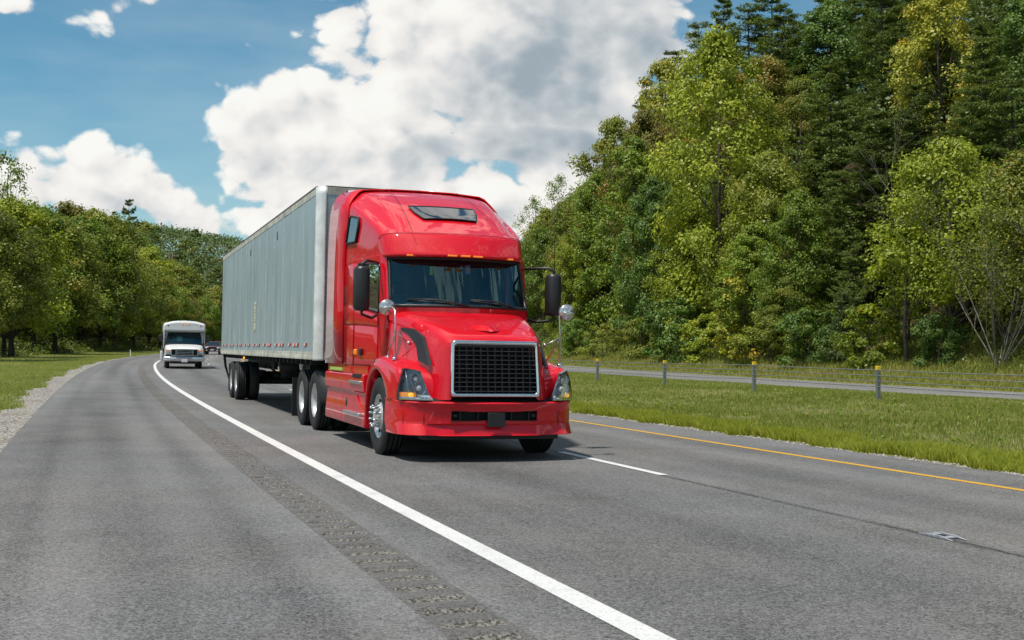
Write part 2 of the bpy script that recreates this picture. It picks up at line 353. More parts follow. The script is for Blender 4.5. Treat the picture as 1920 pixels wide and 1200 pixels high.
class MB:
    """collects shapes; build() links them as one mesh object"""
    def __init__(s): s.v = []; s.f = []; s.sm = []
    def add(s, V, F, smooth=False):
        n = len(s.v); s.v += [tuple(map(float, v)) for v in V]; s.f += [tuple(i + n for i in f) for f in F]; s.sm += [smooth] * len(F); return s
    def box(s, a, b):
        (x0, y0, z0), (x1, y1, z1) = a, b
        V = [(x0, y0, z0), (x1, y0, z0), (x1, y1, z0), (x0, y1, z0), (x0, y0, z1), (x1, y0, z1), (x1, y1, z1), (x0, y1, z1)]
        return s.add(V, [(0, 3, 2, 1), (4, 5, 6, 7), (0, 1, 5, 4), (1, 2, 6, 5), (2, 3, 7, 6), (3, 0, 4, 7)])
    def prism(s, poly, axis, a, b):
        """polygon in the other two axes extruded along axis"""
        n = len(poly)
        def P(p, t):
            return {'x': (t, p[0], p[1]), 'y': (p[0], t, p[1]), 'z': (p[0], p[1], t)}[axis]
        V = [P(p, a) for p in poly] + [P(p, b) for p in poly]
        F = [tuple(range(n))[::-1], tuple(range(n, 2 * n))] + [(i, (i + 1) % n, (i + 1) % n + n, i + n) for i in range(n)]
        return s.add(V, F)
    def tube(s, pts, r, n=8, smooth=True, cap=True):
        pts = [Vector(p) for p in pts]; rs = r if isinstance(r, (list, tuple)) else [r] * len(pts)
        V = []; F = []; up = None
        for i, p in enumerate(pts):
            d = (pts[min(i + 1, len(pts) - 1)] - pts[max(i - 1, 0)])
            d = d.normalized() if d.length > 1e-9 else Vector((0, 0, 1))
            if up is None: up = d.orthogonal().normalized()
            up = (up - d * up.dot(d)); up = up.normalized() if up.length > 1e-6 else d.orthogonal().normalized()
            w = d.cross(up)
            for j in range(n):
                a = 2 * pi * j / n; V.append(p + (up * cos(a) + w * sin(a)) * rs[i])
        for i in range(len(pts) - 1):
            for j in range(n):
                F.append((i * n + j, i * n + (j + 1) % n, (i + 1) * n + (j + 1) % n, (i + 1) * n + j))
        if cap: F += [tuple(range(n))[::-1], tuple(range((len(pts) - 1) * n, len(pts) * n))]
        return s.add(V, F, smooth)
    def lathe(s, prof, axis='x', c=(0, 0, 0), n=32, smooth=True):
        """prof: (axial, radius) pairs"""
        V = []; F = []
        for (t, r) in prof:
            for j in range(n):
                a = 2 * pi * j / n; u, w = r * cos(a), r * sin(a)
                p = {'x': (t, u, w), 'y': (u, t, w), 'z': (u, w, t)}[axis]
                V.append((c[0] + p[0], c[1] + p[1], c[2] + p[2]))
        for i in range(len(prof) - 1):
            for j in range(n):
                F.append((i * n + j, i * n + (j + 1) % n, (i + 1) * n + (j + 1) % n, (i + 1) * n + j))
        return s.add(V, F, smooth)
    def grid(s, G, smooth=True, closed=False):
        r, c = len(G), len(G[0]); V = [p for row in G for p in row]; F = []
        for i in range(r - 1):
            for j in range(c - 1 + (1 if closed else 0)):
                F.append((i * c + j, i * c + (j + 1) % c, (i + 1) * c + (j + 1) % c, (i + 1) * c + j))
        return s.add(V, F, smooth)
    def sphere(s, c, r, n=12, m=8, sc=(1, 1, 1)):
        G = [[(c[0] + r * sc[0] * sin(pi * i / m) * cos(2 * pi * j / n), c[1] + r * sc[1] * sin(pi * i / m) * sin(2 * pi * j / n), c[2] + r * sc[2] * cos(pi * i / m)) for j in range(n)] for i in range(m + 1)]
        return s.grid(G, True, True)
    def build(s, name, mat, parent=None, bevel=0., sub=0, solid=0., fix=False, seg=2):
        me = bpy.data.meshes.new(name); me.from_pydata(s.v, [], s.f); me.update()
        me.polygons.foreach_set('use_smooth', s.sm)
        if fix:
            bm = bmesh.new(); bm.from_mesh(me); bmesh.ops.remove_doubles(bm, verts=bm.verts, dist=1e-5)
            bmesh.ops.recalc_face_normals(bm, faces=bm.faces); bm.to_mesh(me); bm.free()
        o = link(name, me, mat, parent)
        if solid: md = o.modifiers.new('solid', 'SOLIDIFY'); md.thickness = solid; md.offset = -1
        if sub: md = o.modifiers.new('sub', 'SUBSURF'); md.levels = sub; md.render_levels = sub
        if bevel:
            md = o.modifiers.new('bevel', 'BEVEL'); md.width = bevel; md.segments = seg; md.limit_method = 'ANGLE'; md.angle_limit = R(35)
            md.harden_normals = False
            for p in me.polygons: p.use_smooth = True
            me.set_sharp_from_angle(angle=R(40))
        return o
def mirror_x(G):
    """grid rows given from centre outwards on +x; returns full rows from -x to +x"""
    out = []
    for row in G:
        left = [(-p[0], p[1], p[2]) for p in row[::-1]]
        if abs(row[0][0]) < 1e-6: left = left[:-1]
        out.append(left + list(row))
    return out

# ================================================================== GROUND
rng = np.random.default_rng(7)
def asphalt_mat(name, base=(.138, .139, .141), warm=.0):
    m, k, b, o = new_mat(name)
    tc = k.new('ShaderNodeTexCoord').outputs['Object']
    u = k.attr('u'); s = k.attr('s')
    cv = k.new('ShaderNodeCombineXYZ'); k.put(cv.inputs[0], u); k.put(cv.inputs[1], s)
    band = k.noise(k.vmath('MULTIPLY', cv.outputs[0], (.9, .035, 1)), 1.0, 3, .5)         # traffic polish and oil along the lanes
    blot = k.noise(tc, .55, 5, .62)
    agg = k.voro(tc, 75, 'F1', 0, out=1)
    sep = k.new('ShaderNodeSeparateColor'); k.put(sep.inputs[0], agg)
    fine = k.noise(tc, 130, 3, .75); mid = k.noise(tc, 28, 4, .7)
    val = k.math('ADD', .72, k.math('MULTIPLY', k.math('SUBTRACT', fine, .5), 2.7))
    val = k.math('ADD', val, k.math('MULTIPLY', k.math('SUBTRACT', sep.outputs[0], .5), .65))
    val = k.math('ADD', val, k.math('MULTIPLY', k.math('SUBTRACT', mid, .5), .55))
    val = k.math('ADD', val, k.math('MULTIPLY', k.math('SUBTRACT', blot, .5), .6))
    val = k.math('ADD', val, k.math('MULTIPLY', k.math('SUBTRACT', band, .5), .9))
    # oil-darkened strip down the middle of the running lane and darker wheel tracks on the shoulder
    def strip(c, w, amt):
        d = k.math('DIVIDE', k.math('SUBTRACT', u, c), w)
        return k.math('MULTIPLY', k.math('EXPONENT', k.math('MULTIPLY', k.math('MULTIPLY', d, d), -1.)), amt)
    for c, w, a in ((1.85, .42, -.24), (5.3, .45, -.10), (-2.3, .30, -.16), (-1.45, .16, -.14), (-3.0, .12, -.10), (3.62, .05, -.35)):
        val = k.math('ADD', val, strip(c, w, a))
    val = k.math('MAXIMUM', val, .06)
    c = k.mix(k.rng(k.noise(tc, .35, 3, .5), .35, .65), base, tuple(x * y for x, y in zip(base, (1.06, 1.01, .95))))
    vv = k.new('ShaderNodeCombineColor'); 
    for i in range(3): k.put(vv.inputs[i], k.math('MULTIPLY', val, 1.35))
    c = k.mix(1.0, c, vv.outputs[0], 'MULTIPLY')
    # thin joint crack between the lanes
    wv = k.math('MULTIPLY', k.math('SUBTRACT', k.noise(k.vmath('MULTIPLY', tc, (1, 1, 1)), 2.2, 5, .7), .5), .12)
    crack = k.math('LESS_THAN', k.math('ABSOLUTE', k.math('ADD', k.math('SUBTRACT', u, 3.62), wv)), k.math('MULTIPLY', k.rng(k.noise(tc, 3.3, 2, .6), .38, .62), .013))
    c = k.mix(k.math('MULTIPLY', crack, .8), c, (.015, .014, .013))
    k.put(b.inputs['Base Color'], c); b.inputs['Roughness'].default_value = .82; b.inputs['Specular IOR Level'].default_value = .35
    bn = k.new('ShaderNodeBump', i_Strength=.75, i_Distance=.006)
    k.put(bn.inputs['Height'], k.math('ADD', fine, k.math('MULTIPLY', sep.outputs[0], .6))); k.put(b.inputs['Normal'], bn.outputs[0])
    return m
def gravel_mat(name, a=(.28, .26, .23), b_=(.55, .53, .49), sc=24):
    m, k, b, o = new_mat(name)
    tc = k.new('ShaderNodeTexCoord').outputs['Object']
    col = k.voro(tc, sc, out=1); dist = k.voro(tc, sc, out=0)
    sep = k.new('ShaderNodeSeparateColor'); k.put(sep.inputs[0], col)
    c = k.mix(sep.outputs[0], a, b_); c = k.mix(k.rng(dist, .35, .62), c, (.07, .06, .05))
    c = k.mix(k.rng(k.noise(tc, 1.1, 4, .6), .52, .7), c, (.15, .11, .07))
    k.put(b.inputs['Base Color'], c); b.inputs['Roughness'].default_value = .9
    bn = k.new('ShaderNodeBump', i_Strength=1., i_Distance=.02); k.put(bn.inputs['Height'], k.math('SUBTRACT', 1., dist)); k.put(b.inputs['Normal'], bn.outputs[0])
    return m
def soil_mat():
    m, k, b, o = new_mat('ground_cover'); tc = k.new('ShaderNodeTexCoord').outputs['Object']
    u = k.attr('u')
    n1 = k.noise(tc, .25, 5, .6); n2 = k.noise(tc, 3., 5, .65); n3 = k.noise(tc, 22, 4, .7)
    g = k.mix(k.rng(n1, .35, .65), (.17, .20, .045), (.28, .30, .09))
    g = k.mix(k.rng(n2, .45, .7), g, (.33, .27, .14))
    g = k.mix(k.rng(n3, .35, .65, .0, .5), g, (.08, .08, .03))
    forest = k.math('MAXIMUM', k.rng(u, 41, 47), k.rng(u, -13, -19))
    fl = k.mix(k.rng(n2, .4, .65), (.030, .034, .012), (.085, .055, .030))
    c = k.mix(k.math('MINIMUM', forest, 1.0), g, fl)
    k.put(b.inputs['Base Color'], c); b.inputs['Roughness'].default_value = .95; b.inputs['Specular IOR Level'].default_value = .1
    bn = k.new('ShaderNodeBump', i_Strength=.9, i_Distance=.08); k.put(bn.inputs['Height'], k.math('ADD', n2, n3)); k.put(b.inputs['Normal'], bn.outputs[0])
    return m
M['asphalt'] = asphalt_mat('asphalt'); M['asphalt2'] = asphalt_mat('asphalt_far', (.17, .168, .165))
M['gravel'] = gravel_mat('shoulder_gravel'); M['soil'] = soil_mat()
def paint_line(name, col, wear=.5):
    m, k, b, o = new_mat(name); tc = k.new('ShaderNodeTexCoord').outputs['Object']
    f = k.noise(tc, 60, 4, .7); g = k.noise(tc, 3.5, 4, .6)
    c = k.mix(k.rng(f, .35, .6), tuple(x * .60 for x in col), col)
    c = k.mix(k.math('MULTIPLY', k.rng(k.math('ADD', k.math('MULTIPLY', f, .6), k.math('MULTIPLY', g, .4)), .54, .64), wear), c, (.12, .12, .12))
    k.put(b.inputs['Base Color'], c); b.inputs['Roughness'].default_value = .6
    bn = k.new('ShaderNodeBump', i_Strength=.5, i_Distance=.004); k.put(bn.inputs['Height'], k.noise(tc, 110, 3, .7)); k.put(b.inputs['Normal'], bn.outputs[0])
    return m
M['wline'] = paint_line('road_paint_white', (.72, .72, .70)); M['yline'] = paint_line('road_paint_yellow', (.70, .38, .02), .35)

def strip_mesh(name, s_arr, u_arr, lift=0., zf=None):
    s_arr = np.asarray(s_arr, float); u_arr = np.asarray(u_arr, float)
    S, U = np.meshgrid(s_arr, u_arr, indexing='ij')
    X, Y = xy(S, U); Z = (ground(S, U) if zf is None else zf(S, U)) + lift
    V = np.stack([X, Y, Z], -1).reshape(-1, 3); n, m = S.shape
    i = np.arange(n - 1)[:, None] * m + np.arange(m - 1)[None]; i = i.ravel()
    F = np.stack([i, i + 1, i + m + 1, i + m], 1)[:, ::-1]
    F = F[:, ::-1]
    return np_mesh(name, V, F, {'u': ('POINT', U.ravel()), 's': ('POINT', S.ravel())}, True)
s_main = np.concatenate([np.arange(-60, 180, 2.0), np.arange(180, 556, 4.0)])
# terrain: the natural ground, dropped a little below each paved strip
def terr_z(S, U):
    z = ground(S, U)
    pav = ((U > -4.4) & (U < 8.1)) | ((U > 25.25) & (U < 35.95))
    return z - np.where(pav, .12, 0)
u_t = np.unique(np.concatenate([np.arange(-420, -60, 12), np.arange(-60, -14, 3), np.arange(-14, -4.5, .8), [-4.45, -4.3, -3.7, 0, 4, 8.0, 8.15], np.arange(8.9, 25, .9), [25.2, 25.3, 30, 35.9, 36.0], np.arange(37, 60, 1.5), np.arange(60, 270, 5)]))
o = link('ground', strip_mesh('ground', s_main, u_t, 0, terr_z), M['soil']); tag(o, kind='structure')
# carriageway, cut round the rumble strip
RU0, RU1, RS0, RS1 = -0.96, -0.55, -10, 90
def road_z(S, U): return .04 - .0168 * U + rise(S)
v = tag(link('road', strip_mesh('road', s_main, [RU1, -.2, 0, .9, 1.8, 2.7, 3.6, 4.5, 5.4, 6.3, 7.2, 8.2], 0, road_z), M['asphalt']), kind='structure')
v = tag(link('road_shoulder', strip_mesh('road_shoulder', s_main, [-3.62, -3.0, -2.4, -1.8, -1.2, RU0], 0, road_z), M['asphalt']), kind='structure')
# the milled rumble strip: a row of real grooves 13 mm deep
def rumble():
    pitch, gw = .305, .18
    prof = [(-.5, 0), (-.30, 0), (-.28, -.2), (-.18, -.75), (0, -1), (.18, -.75), (.28, -.2), (.30, 0)]
    sv = []; dv = []
    for i in range(int((RS1 - RS0) / pitch)):
        for a, d in prof: sv.append(RS0 + (i + .5 + a) * pitch); dv.append(d)
    sv += [RS1]; dv += [0]
    rest = [x for x in s_main if x > RS1 + .1]; sv = [-60.] + sv + rest; dv = [0] + dv + [0] * len(rest)
    uu = [RU0, RU0 + .015, RU0 + .05, -.75, RU1 - .05, RU1 - .015, RU1]; ed = [0, 0, 1, 1.08, 1, 0, 0]
    sv = np.array(sv); dv = np.array(dv)
    gi = np.maximum(0, np.floor((sv - RS0) / pitch)).astype(int)
    jit = np.random.default_rng(3).normal(0, 1, (gi.max() + 2, 2))
    S, U = np.meshgrid(sv, uu, indexing='ij')
    Z = road_z(S, U) + dv[:, None] * np.array(ed)[None] * (.025 * (1 + .18 * jit[gi, 0]))[:, None]
    shift = (np.array([0, 0, .6, 1, .6, 0, 0])[None] * (.015 * jit[gi, 1])[:, None])
    X, Y = xy(S, U + shift)
    V = np.stack([X, Y, Z], -1).reshape(-1, 3); n, m = S.shape
    i = (np.arange(n - 1)[:, None] * m + np.arange(m - 1)[None]).ravel()
    F = np.stack([i, i + 1, i + m + 1, i + m], 1)
    me = np_mesh('rumble_strip', V, F, {'u': ('POINT', U.ravel()), 's': ('POINT', S.ravel()), 'g': ('POINT', (-(dv[:, None]) * np.array(ed)[None]).ravel())}, True)
    return me
def rumble_mat():
    m = M['asphalt'].copy(); m.name = 'asphalt_milled'; k = N(m.node_tree); b = m.node_tree.nodes['Principled BSDF']
    src = b.inputs['Base Color'].links[0].from_socket
    tc = k.new('ShaderNodeTexCoord').outputs['Object']
    col = k.voro(tc, 62, out=1); sep = k.new('ShaderNodeSeparateColor'); k.put(sep.inputs[0], col)
    st = k.mix(k.math('MULTIPLY', sep.outputs[1], 1.0), (.016, .015, .014), (.33, .31, .27))
    g = k.attr('g'); nn = k.noise(tc, 12, 4, .7)
    f = k.math('MULTIPLY', k.rng(k.math('ADD', g, k.math('MULTIPLY', k.math('SUBTRACT', nn, .5), 1.2)), .25, .55), .92)
    c = k.mix(f, k.mix(.18, src, (.15, .13, .105)), st)
    k.put(b.inputs['Base Color'], c)
    bn = [n for n in m.node_tree.nodes if n.type == 'BUMP'][0]; bn.inputs['Strength'].default_value = 1.; bn.inputs['Distance'].default_value = .012
    return m
M['milled'] = rumble_mat()
tag(link('rumble_strip', rumble(), M['milled']), kind='structure')
# gravel verge with a ragged outer edge
def gravel_outer(s): return -4.45 + .28 * np.sin(s * .7) * np.cos(s * .23) + .18 * np.sin(s * 2.9) - .05 * np.sin(s * 7.1) + np.interp(s, [0, 60, 140, 200], [0, 0, .55, .8])
def gravel():
    sv = np.arange(-20, 220, .35); n = len(sv); t = np.linspace(0, 1, 6)
    U = -3.60 + (gravel_outer(sv)[:, None] + 3.60) * t[None]; S = np.repeat(sv[:, None], 6, 1)
    Z = road_z(S, U) + .012 - .03 * t[None] * 1.2 + np.random.default_rng(5).normal(0, .006, U.shape); Z[:, 0] = road_z(sv, U[:, 0]) - .004; Z[:, -1] -= .10
    X, Y = xy(S, U); V = np.stack([X, Y, Z], -1).reshape(-1, 3)
    i = (np.arange(n - 1)[:, None] * 6 + np.arange(5)[None]).ravel(); F = np.stack([i, i + 6, i + 7, i + 1], 1)
    return np_mesh('gravel_verge', V, F, None, True)
tag(link('gravel_verge', gravel(), M['gravel']), kind='structure')
tag(link('far_road', strip_mesh('far_road', s_main, [25.2, 27, 29, 31, 33, 36.0], .012), M['asphalt2']), kind='structure')
# loose stones on the gravel verge and along the inner shoulder
def stones(name, n, smin, smax, uf, size, mat, seed, cat='gravel'):
    r = np.random.default_rng(seed); base = np.array([(1, 0, 0), (-.5, .87, 0), (-.5, -.87, 0), (0, 0, 1.)])
    s = smin + (smax - smin) * r.random(n) ** 1.5; u = uf(s, r)
    x, y = xy(s, u); z = ground(s, u) + .004
    sz = size * (.5 + r.random(n)); a = r.random(n) * 6.28
    V = base[None] * sz[:, None, None]; V = V * np.stack([np.ones(n), .6 + .6 * r.random(n), .35 + .5 * r.random(n)], 1)[:, None, :]
    c, t = np.cos(a)[:, None], np.sin(a)[:, None]; X = V[..., 0] * c - V[..., 1] * t; Y = V[..., 0] * t + V[..., 1] * c
    V = np.stack([X + x[:, None], Y + y[:, None], V[..., 2] + z[:, None]], -1).reshape(-1, 3)
    F = (np.arange(n)[:, None, None] * 4 + np.array([(0, 1, 3), (1, 2, 3), (2, 0, 3)])[None]).reshape(-1, 3)
    o = link(name, np_mesh(name, V, F), mat); tag(o, 'loose grey stones scattered ' + cat, 'gravel', kind='stuff'); return o
M['stone'] = flat('stone_grey', (.33, .31, .28), .9, noise=.35, scale=14)
stones('verge_stones', 16000, 10, 90, lambda s, r: -3.62 + (gravel_outer(s) + 3.5) * r.random(len(s)) , .016, M['stone'], 11, 'over the gravel strip left of the road')
stones('edge_stones', 5000, 0, 60, lambda s, r: 7.95 + np.abs(r.normal(0, .22, len(s))), .018, M['stone'], 12, 'between the right edge of the asphalt and the grass')

# ------------------------------------------------------------------ painted markings
def marking(name, s0, s1, u0, u1, mat, label, group=None, lift=.004, step=1.0):
    sv = np.arange(s0, s1 - 1e-6, step); sv = np.append(sv, s1)
    o = link(name, strip_mesh(name, sv, [u0, (u0 + u1) / 2, u1], lift, road_z), mat)
    o['kind'] = 'structure'; return o
marking('edge_line', -20, 330, -.085, .085, M['wline'], '')
marking('edge_line', -20, 330, 6.72, 6.84, M['yline'], '')
for i in range(-1, 16):
    c = 14.10 + 12.19 * i + .35
    marking('lane_dash', c - 1.55, c + 1.55, 3.60, 3.72, M['wline'], '')
# snow-ploughable marker casting in the lane line
M['dish2'] = flat('worn_casting_steel', (.33, .35, .38), .6, .3, noise=.2, scale=30)
def road_marker(s):
    x, y = xy(s, 3.66); t = empty('road_marker', (x, y, float(road_z(s, 3.66)) + .004), (0, 0, float(np.interp(s, _S, _T))))
    tag(t, 'small metal snowplough marker casting set in the lane line of the near roadway', 'road marker')
    m = MB()
    for sx in (-1, 1):
        m.prism([(-.24, .0), (-.10, .022), (.10, .022), (.24, 0)], 'x', sx * .075 - .012, sx * .075 + .012)
    m.box((-.075, -.14, 0), (.075, -.06, .012)); m.box((-.075, .06, 0), (.075, .14, .012))
    for k_ in (0,): pass
    t.scale = (.85, .85, .9)
    m.build('casting', M['dish2'], t, bevel=.003)
    MB().box((-.063, -.058, .001), (.063, .058, .005)).build('recess', M['black'], t)
    MB().prism([(-.04, .003), (-.02, .014), (.02, .014), (.04, .003)], 'x', -.045, .045).build('reflector', M['chassis'], t)
road_marker(8.3)
# ------------------------------------------------------------------ grass
def blades(name, s, u, h, w, mat, seed, label, cat='grass', z=None, lean=.45, nb=1):
    r = np.random.default_rng(seed); n = len(s)
    x, y = xy(s, u); zz = ground(s, u)
    a = r.random(n) * 2 * pi; hh = h * (.55 + .75 * r.random(n)); ww = w * (.7 + .6 * r.random(n))
    la = r.random(n) * 2 * pi; ll = lean * r.random(n) * hh
    dx, dy = np.cos(a) * ww / 2, np.sin(a) * ww / 2; lx, ly = np.cos(la) * ll, np.sin(la) * ll
    P = np.stack([np.stack([x - dx, y - dy, zz - .01], 1), np.stack([x + dx, y + dy, zz - .01], 1),
                  np.stack([x + dx * .75 + lx * .35, y + dy * .75 + ly * .35, zz + hh * .6], 1),
                  np.stack([x - dx * .3 + lx, y - dy * .3 + ly, zz + hh], 1)], 1).reshape(-1, 3)
    F = np.arange(n * 4).reshape(n, 4)
    clump = .5 + .5 * wob(x, y, .55, seed) * .8 + .15 * wob(x, y, 2.2, seed + 1)
    o = link(name, np_mesh(name, P, F, {'v': ('FACE', r.random(n)), 'c': ('FACE', np.clip(clump, 0, 1))}), mat)
    tag(o, label, cat, kind='stuff'); return o
def sdens(n, r, a, b, near=22.):
    """along-road positions, denser close to the camera"""
    t = r.random(n); ka, kb = 1 / (a + near), 1 / (b + near)
    return 1 / (ka + (kb - ka) * t) - near
r = np.random.default_rng(21)
n = 250000; s_ = sdens(n, r, 2, 110); u_ = 8.6 + 16.4 * r.random(n)
keep = (wob(*xy(s_, u_), .8, 3.) > -.75 + .3 * r.random(n)); s_, u_ = s_[keep], u_[keep]
hgt = .068 + .04 * (wob(*xy(s_, u_), .45, 5.) + .3)
blades('median_grass', s_, u_, np.maximum(hgt, .05), .022, LM['grass'], 31, 'mown green and straw coloured grass covering the median between the roadways')
n = 130000; s_ = sdens(n, r, 2, 120); edge = 8.12 + .10 * np.sin(s_ * 1.9) + .07 * np.sin(s_ * 5.3); u_ = edge + np.abs(r.normal(0, .46, n))
blades('roadside_grass', s_, u_, .135 + .05 * np.sin(s_ * 2.7) * np.sin(s_ * .9), .009, LM['lush'], 32, 'taller lime green grass fringe along the right edge of the asphalt', lean=.6)
n = 130000; s_ = sdens(n, r, 15, 190, 40.); u_ = gravel_outer(s_) - .05 + .25 - np.abs(r.random(n)) ** 1.4 * 13
sel = u_ < gravel_outer(s_) + .1 * r.random(n); s_, u_ = s_[sel], u_[sel]
blades('verge_grass', s_, u_, .10, .03, LM['grass'], 33, 'low green and yellowish grass on the verge left of the gravel')
n = 90000; s_ = sdens(n, r, 20, 200, 60.); u_ = 36.4 + 10.5 * r.random(n)
blades('bank_grass', s_, u_, .14 + .035 * np.maximum(u_ - 36, 0), .055, LM['tall'], 34, 'rough yellow green grass on the bank beyond the far roadway')
# scattered white clover heads and small plants
def rosettes(name, n, sf, uf, size, mat, seed, label, cat):
    r = np.random.default_rng(seed); s = sf(n, r); u = uf(n, r, s); x, y = xy(s, u); z = ground(s, u)
    k = 6; a = r.random((n, k)) * 2 * pi; L = size * (.6 + .8 * r.random((n, k)))
    ex, ey = np.cos(a) * L, np.sin(a) * L; px_, py_ = -np.sin(a) * L * .22, np.cos(a) * L * .22
    el = L * (.2 + .7 * r.random((n, k))); X, Y, Z = x[:, None], y[:, None], z[:, None]
    P = np.stack([np.stack([X + 0 * ex, Y + 0 * ex, Z + 0 * ex], -1), np.stack([X + ex * .55 + px_, Y + ey * .55 + py_, Z + el * .75], -1),
                  np.stack([X + ex, Y + ey, Z + el], -1), np.stack([X + ex * .55 - px_, Y + ey * .55 - py_, Z + el * .75], -1)], 2).reshape(-1, 3)
    F = np.arange(n * k * 4).reshape(-1, 4)
    o = link(name, np_mesh(name, P, F, {'v': ('FACE', r.random(n * k)), 'c': ('FACE', np.repeat(r.random(n), k))}), mat); tag(o, label, cat, kind='stuff')
rosettes('weeds', 2600, lambda n, r: sdens(n, r, 5, 80), lambda n, r, s: 8.9 + 15 * r.random(n), .09, LM['green'], 41, 'small broad leaved weeds dotted through the median grass', 'weeds')

# ================================================================== TREES
def tubes_np(paths, n=6):
    m = MB()
    for pts, rad in paths: m.tube(pts, rad, n, cap=False)
    return m
def leaf_quads(P, Nrm, size, r, aspect=.62):
    """rhombic leaves: P centres, Nrm normals"""
    n = len(P); Nrm = Nrm / (np.linalg.norm(Nrm, axis=1, keepdims=True) + 1e-9)
    t = r.normal(size=(n, 3)); t -= (t * Nrm).sum(1, keepdims=True) * Nrm; t /= np.linalg.norm(t, axis=1, keepdims=True) + 1e-9
    b = np.cross(Nrm, t); sz = size * (.65 + .7 * r.random(n))[:, None]
    bend = Nrm * sz * .18
    return np.stack([P - t * sz * .5, P + b * sz * aspect * .5 - bend * .3 + t * sz * .06, P + t * sz * .5 - bend, P - b * sz * aspect * .5 - bend * .3 + t * sz * .06], 1)
def crown_deciduous(seed, H=14., Rr=4., base=.22, nclump=90, nleaf=150, leaf=.24, top=.85, open_=.0, droop=0., bushy=False):
    """returns leaf mesh and a list of branch paths"""
    r = np.random.default_rng(seed); C = []; rc = []
    ph = r.random(6) * 6.28
    for i in range(nclump):
        t = (i + r.random()) / nclump
        z = H * (base + (1 - base) * t)
        prof = np.sin(pi * min(1, (t * .86 + .12)) ** .8) ** .62 if not bushy else sqrt(max(.02, 1 - (t * 1.0) ** 2.2))
        if t > .93: prof *= .75
        a = r.random() * 2 * pi
        lob = 1 + .20 * sin(2 * a + ph[0] + t * 3) + .14 * sin(5 * a + ph[1] - t * 7)
        rad = Rr * prof * lob * (.45 + .58 * sqrt(r.random()))
        C.append((rad * cos(a), rad * sin(a), z - droop * rad * .25)); rc.append(Rr * (.125 + .145 * r.random()) * (.75 + .35 * prof))
    C = np.array(C); rc = np.array(rc)
    d = r.normal(size=(nclump, nleaf, 3)); d /= np.linalg.norm(d, axis=2, keepdims=True)
    q = r.random((nclump, nleaf, 1)) ** .45
    off = d * q * rc[:, None, None] * np.array([1.15, 1.15, .72]); off[..., 2] += .12 * rc[:, None] * (1 - (off[..., 0] ** 2 + off[..., 1] ** 2) / (rc[:, None] ** 2))
    off += r.normal(0, .10 * Rr / 4, off.shape) * (1 + open_ * 2)
    P = (C[:, None] + off).reshape(-1, 3)
    out = np.concatenate([C[:, :2], np.zeros((nclump, 1))], 1); out /= np.linalg.norm(out, axis=1, keepdims=True) + .3
    Nr = d * .65 + out[:, None] * .35 + np.array([0, 0, .55]) + r.normal(0, .42, d.shape)
    keep = r.random(len(P)) > open_
    Q = leaf_quads(P[keep], Nr.reshape(-1, 3)[keep], leaf, r)
    cl = np.repeat(r.random(nclump), nleaf)[keep]; n = len(Q)
    me = np_mesh('crown', Q.reshape(-1, 3), np.arange(n * 4).reshape(n, 4), {'v': ('FACE', r.random(n)), 'c': ('FACE', cl)})
    return me, C, rc, r
def trunk_mesh(C, H, r0, r, nb=26, fork=.3, wig=.25):
    m = MB(); k = 7; sp = []
    off = np.zeros(2)
    for i in range(k + 1):
        t = i / k; off = off + r.normal(0, wig * .25, 2) * (i > 0); sp.append(np.array([off[0], off[1], H * .93 * t - .3 * (i == 0)]))
    m.tube(sp, [r0 * (1 - .9 * (i / k)) + .012 + (.35 * r0 if i == 0 else 0) for i in range(k + 1)], 7, cap=False)
    idx = r.permutation(len(C))[:nb]
    for i in idx:
        c = C[i]; z0 = max(H * .12, c[2] * (fork + .45 * r.random()) if c[2] > 1 else c[2] * .5); z0 = min(z0, c[2] * .95)
        t = z0 / (H * .93); a = sp[min(k, int(t * k))]; b2 = sp[min(k, int(t * k) + 1)]; f = t * k - int(t * k)
        p0 = a * (1 - f) + b2 * f; p1 = np.array(c); mid = (p0 + p1) / 2 + np.array([0, 0, -.08 * np.linalg.norm(p1 - p0)]) + r.normal(0, .12, 3)
        rb = r0 * (1 - .85 * t) * .42
        m.tube([p0, mid, p1], [rb, rb * .6, .012], 4, cap=False)
    return m
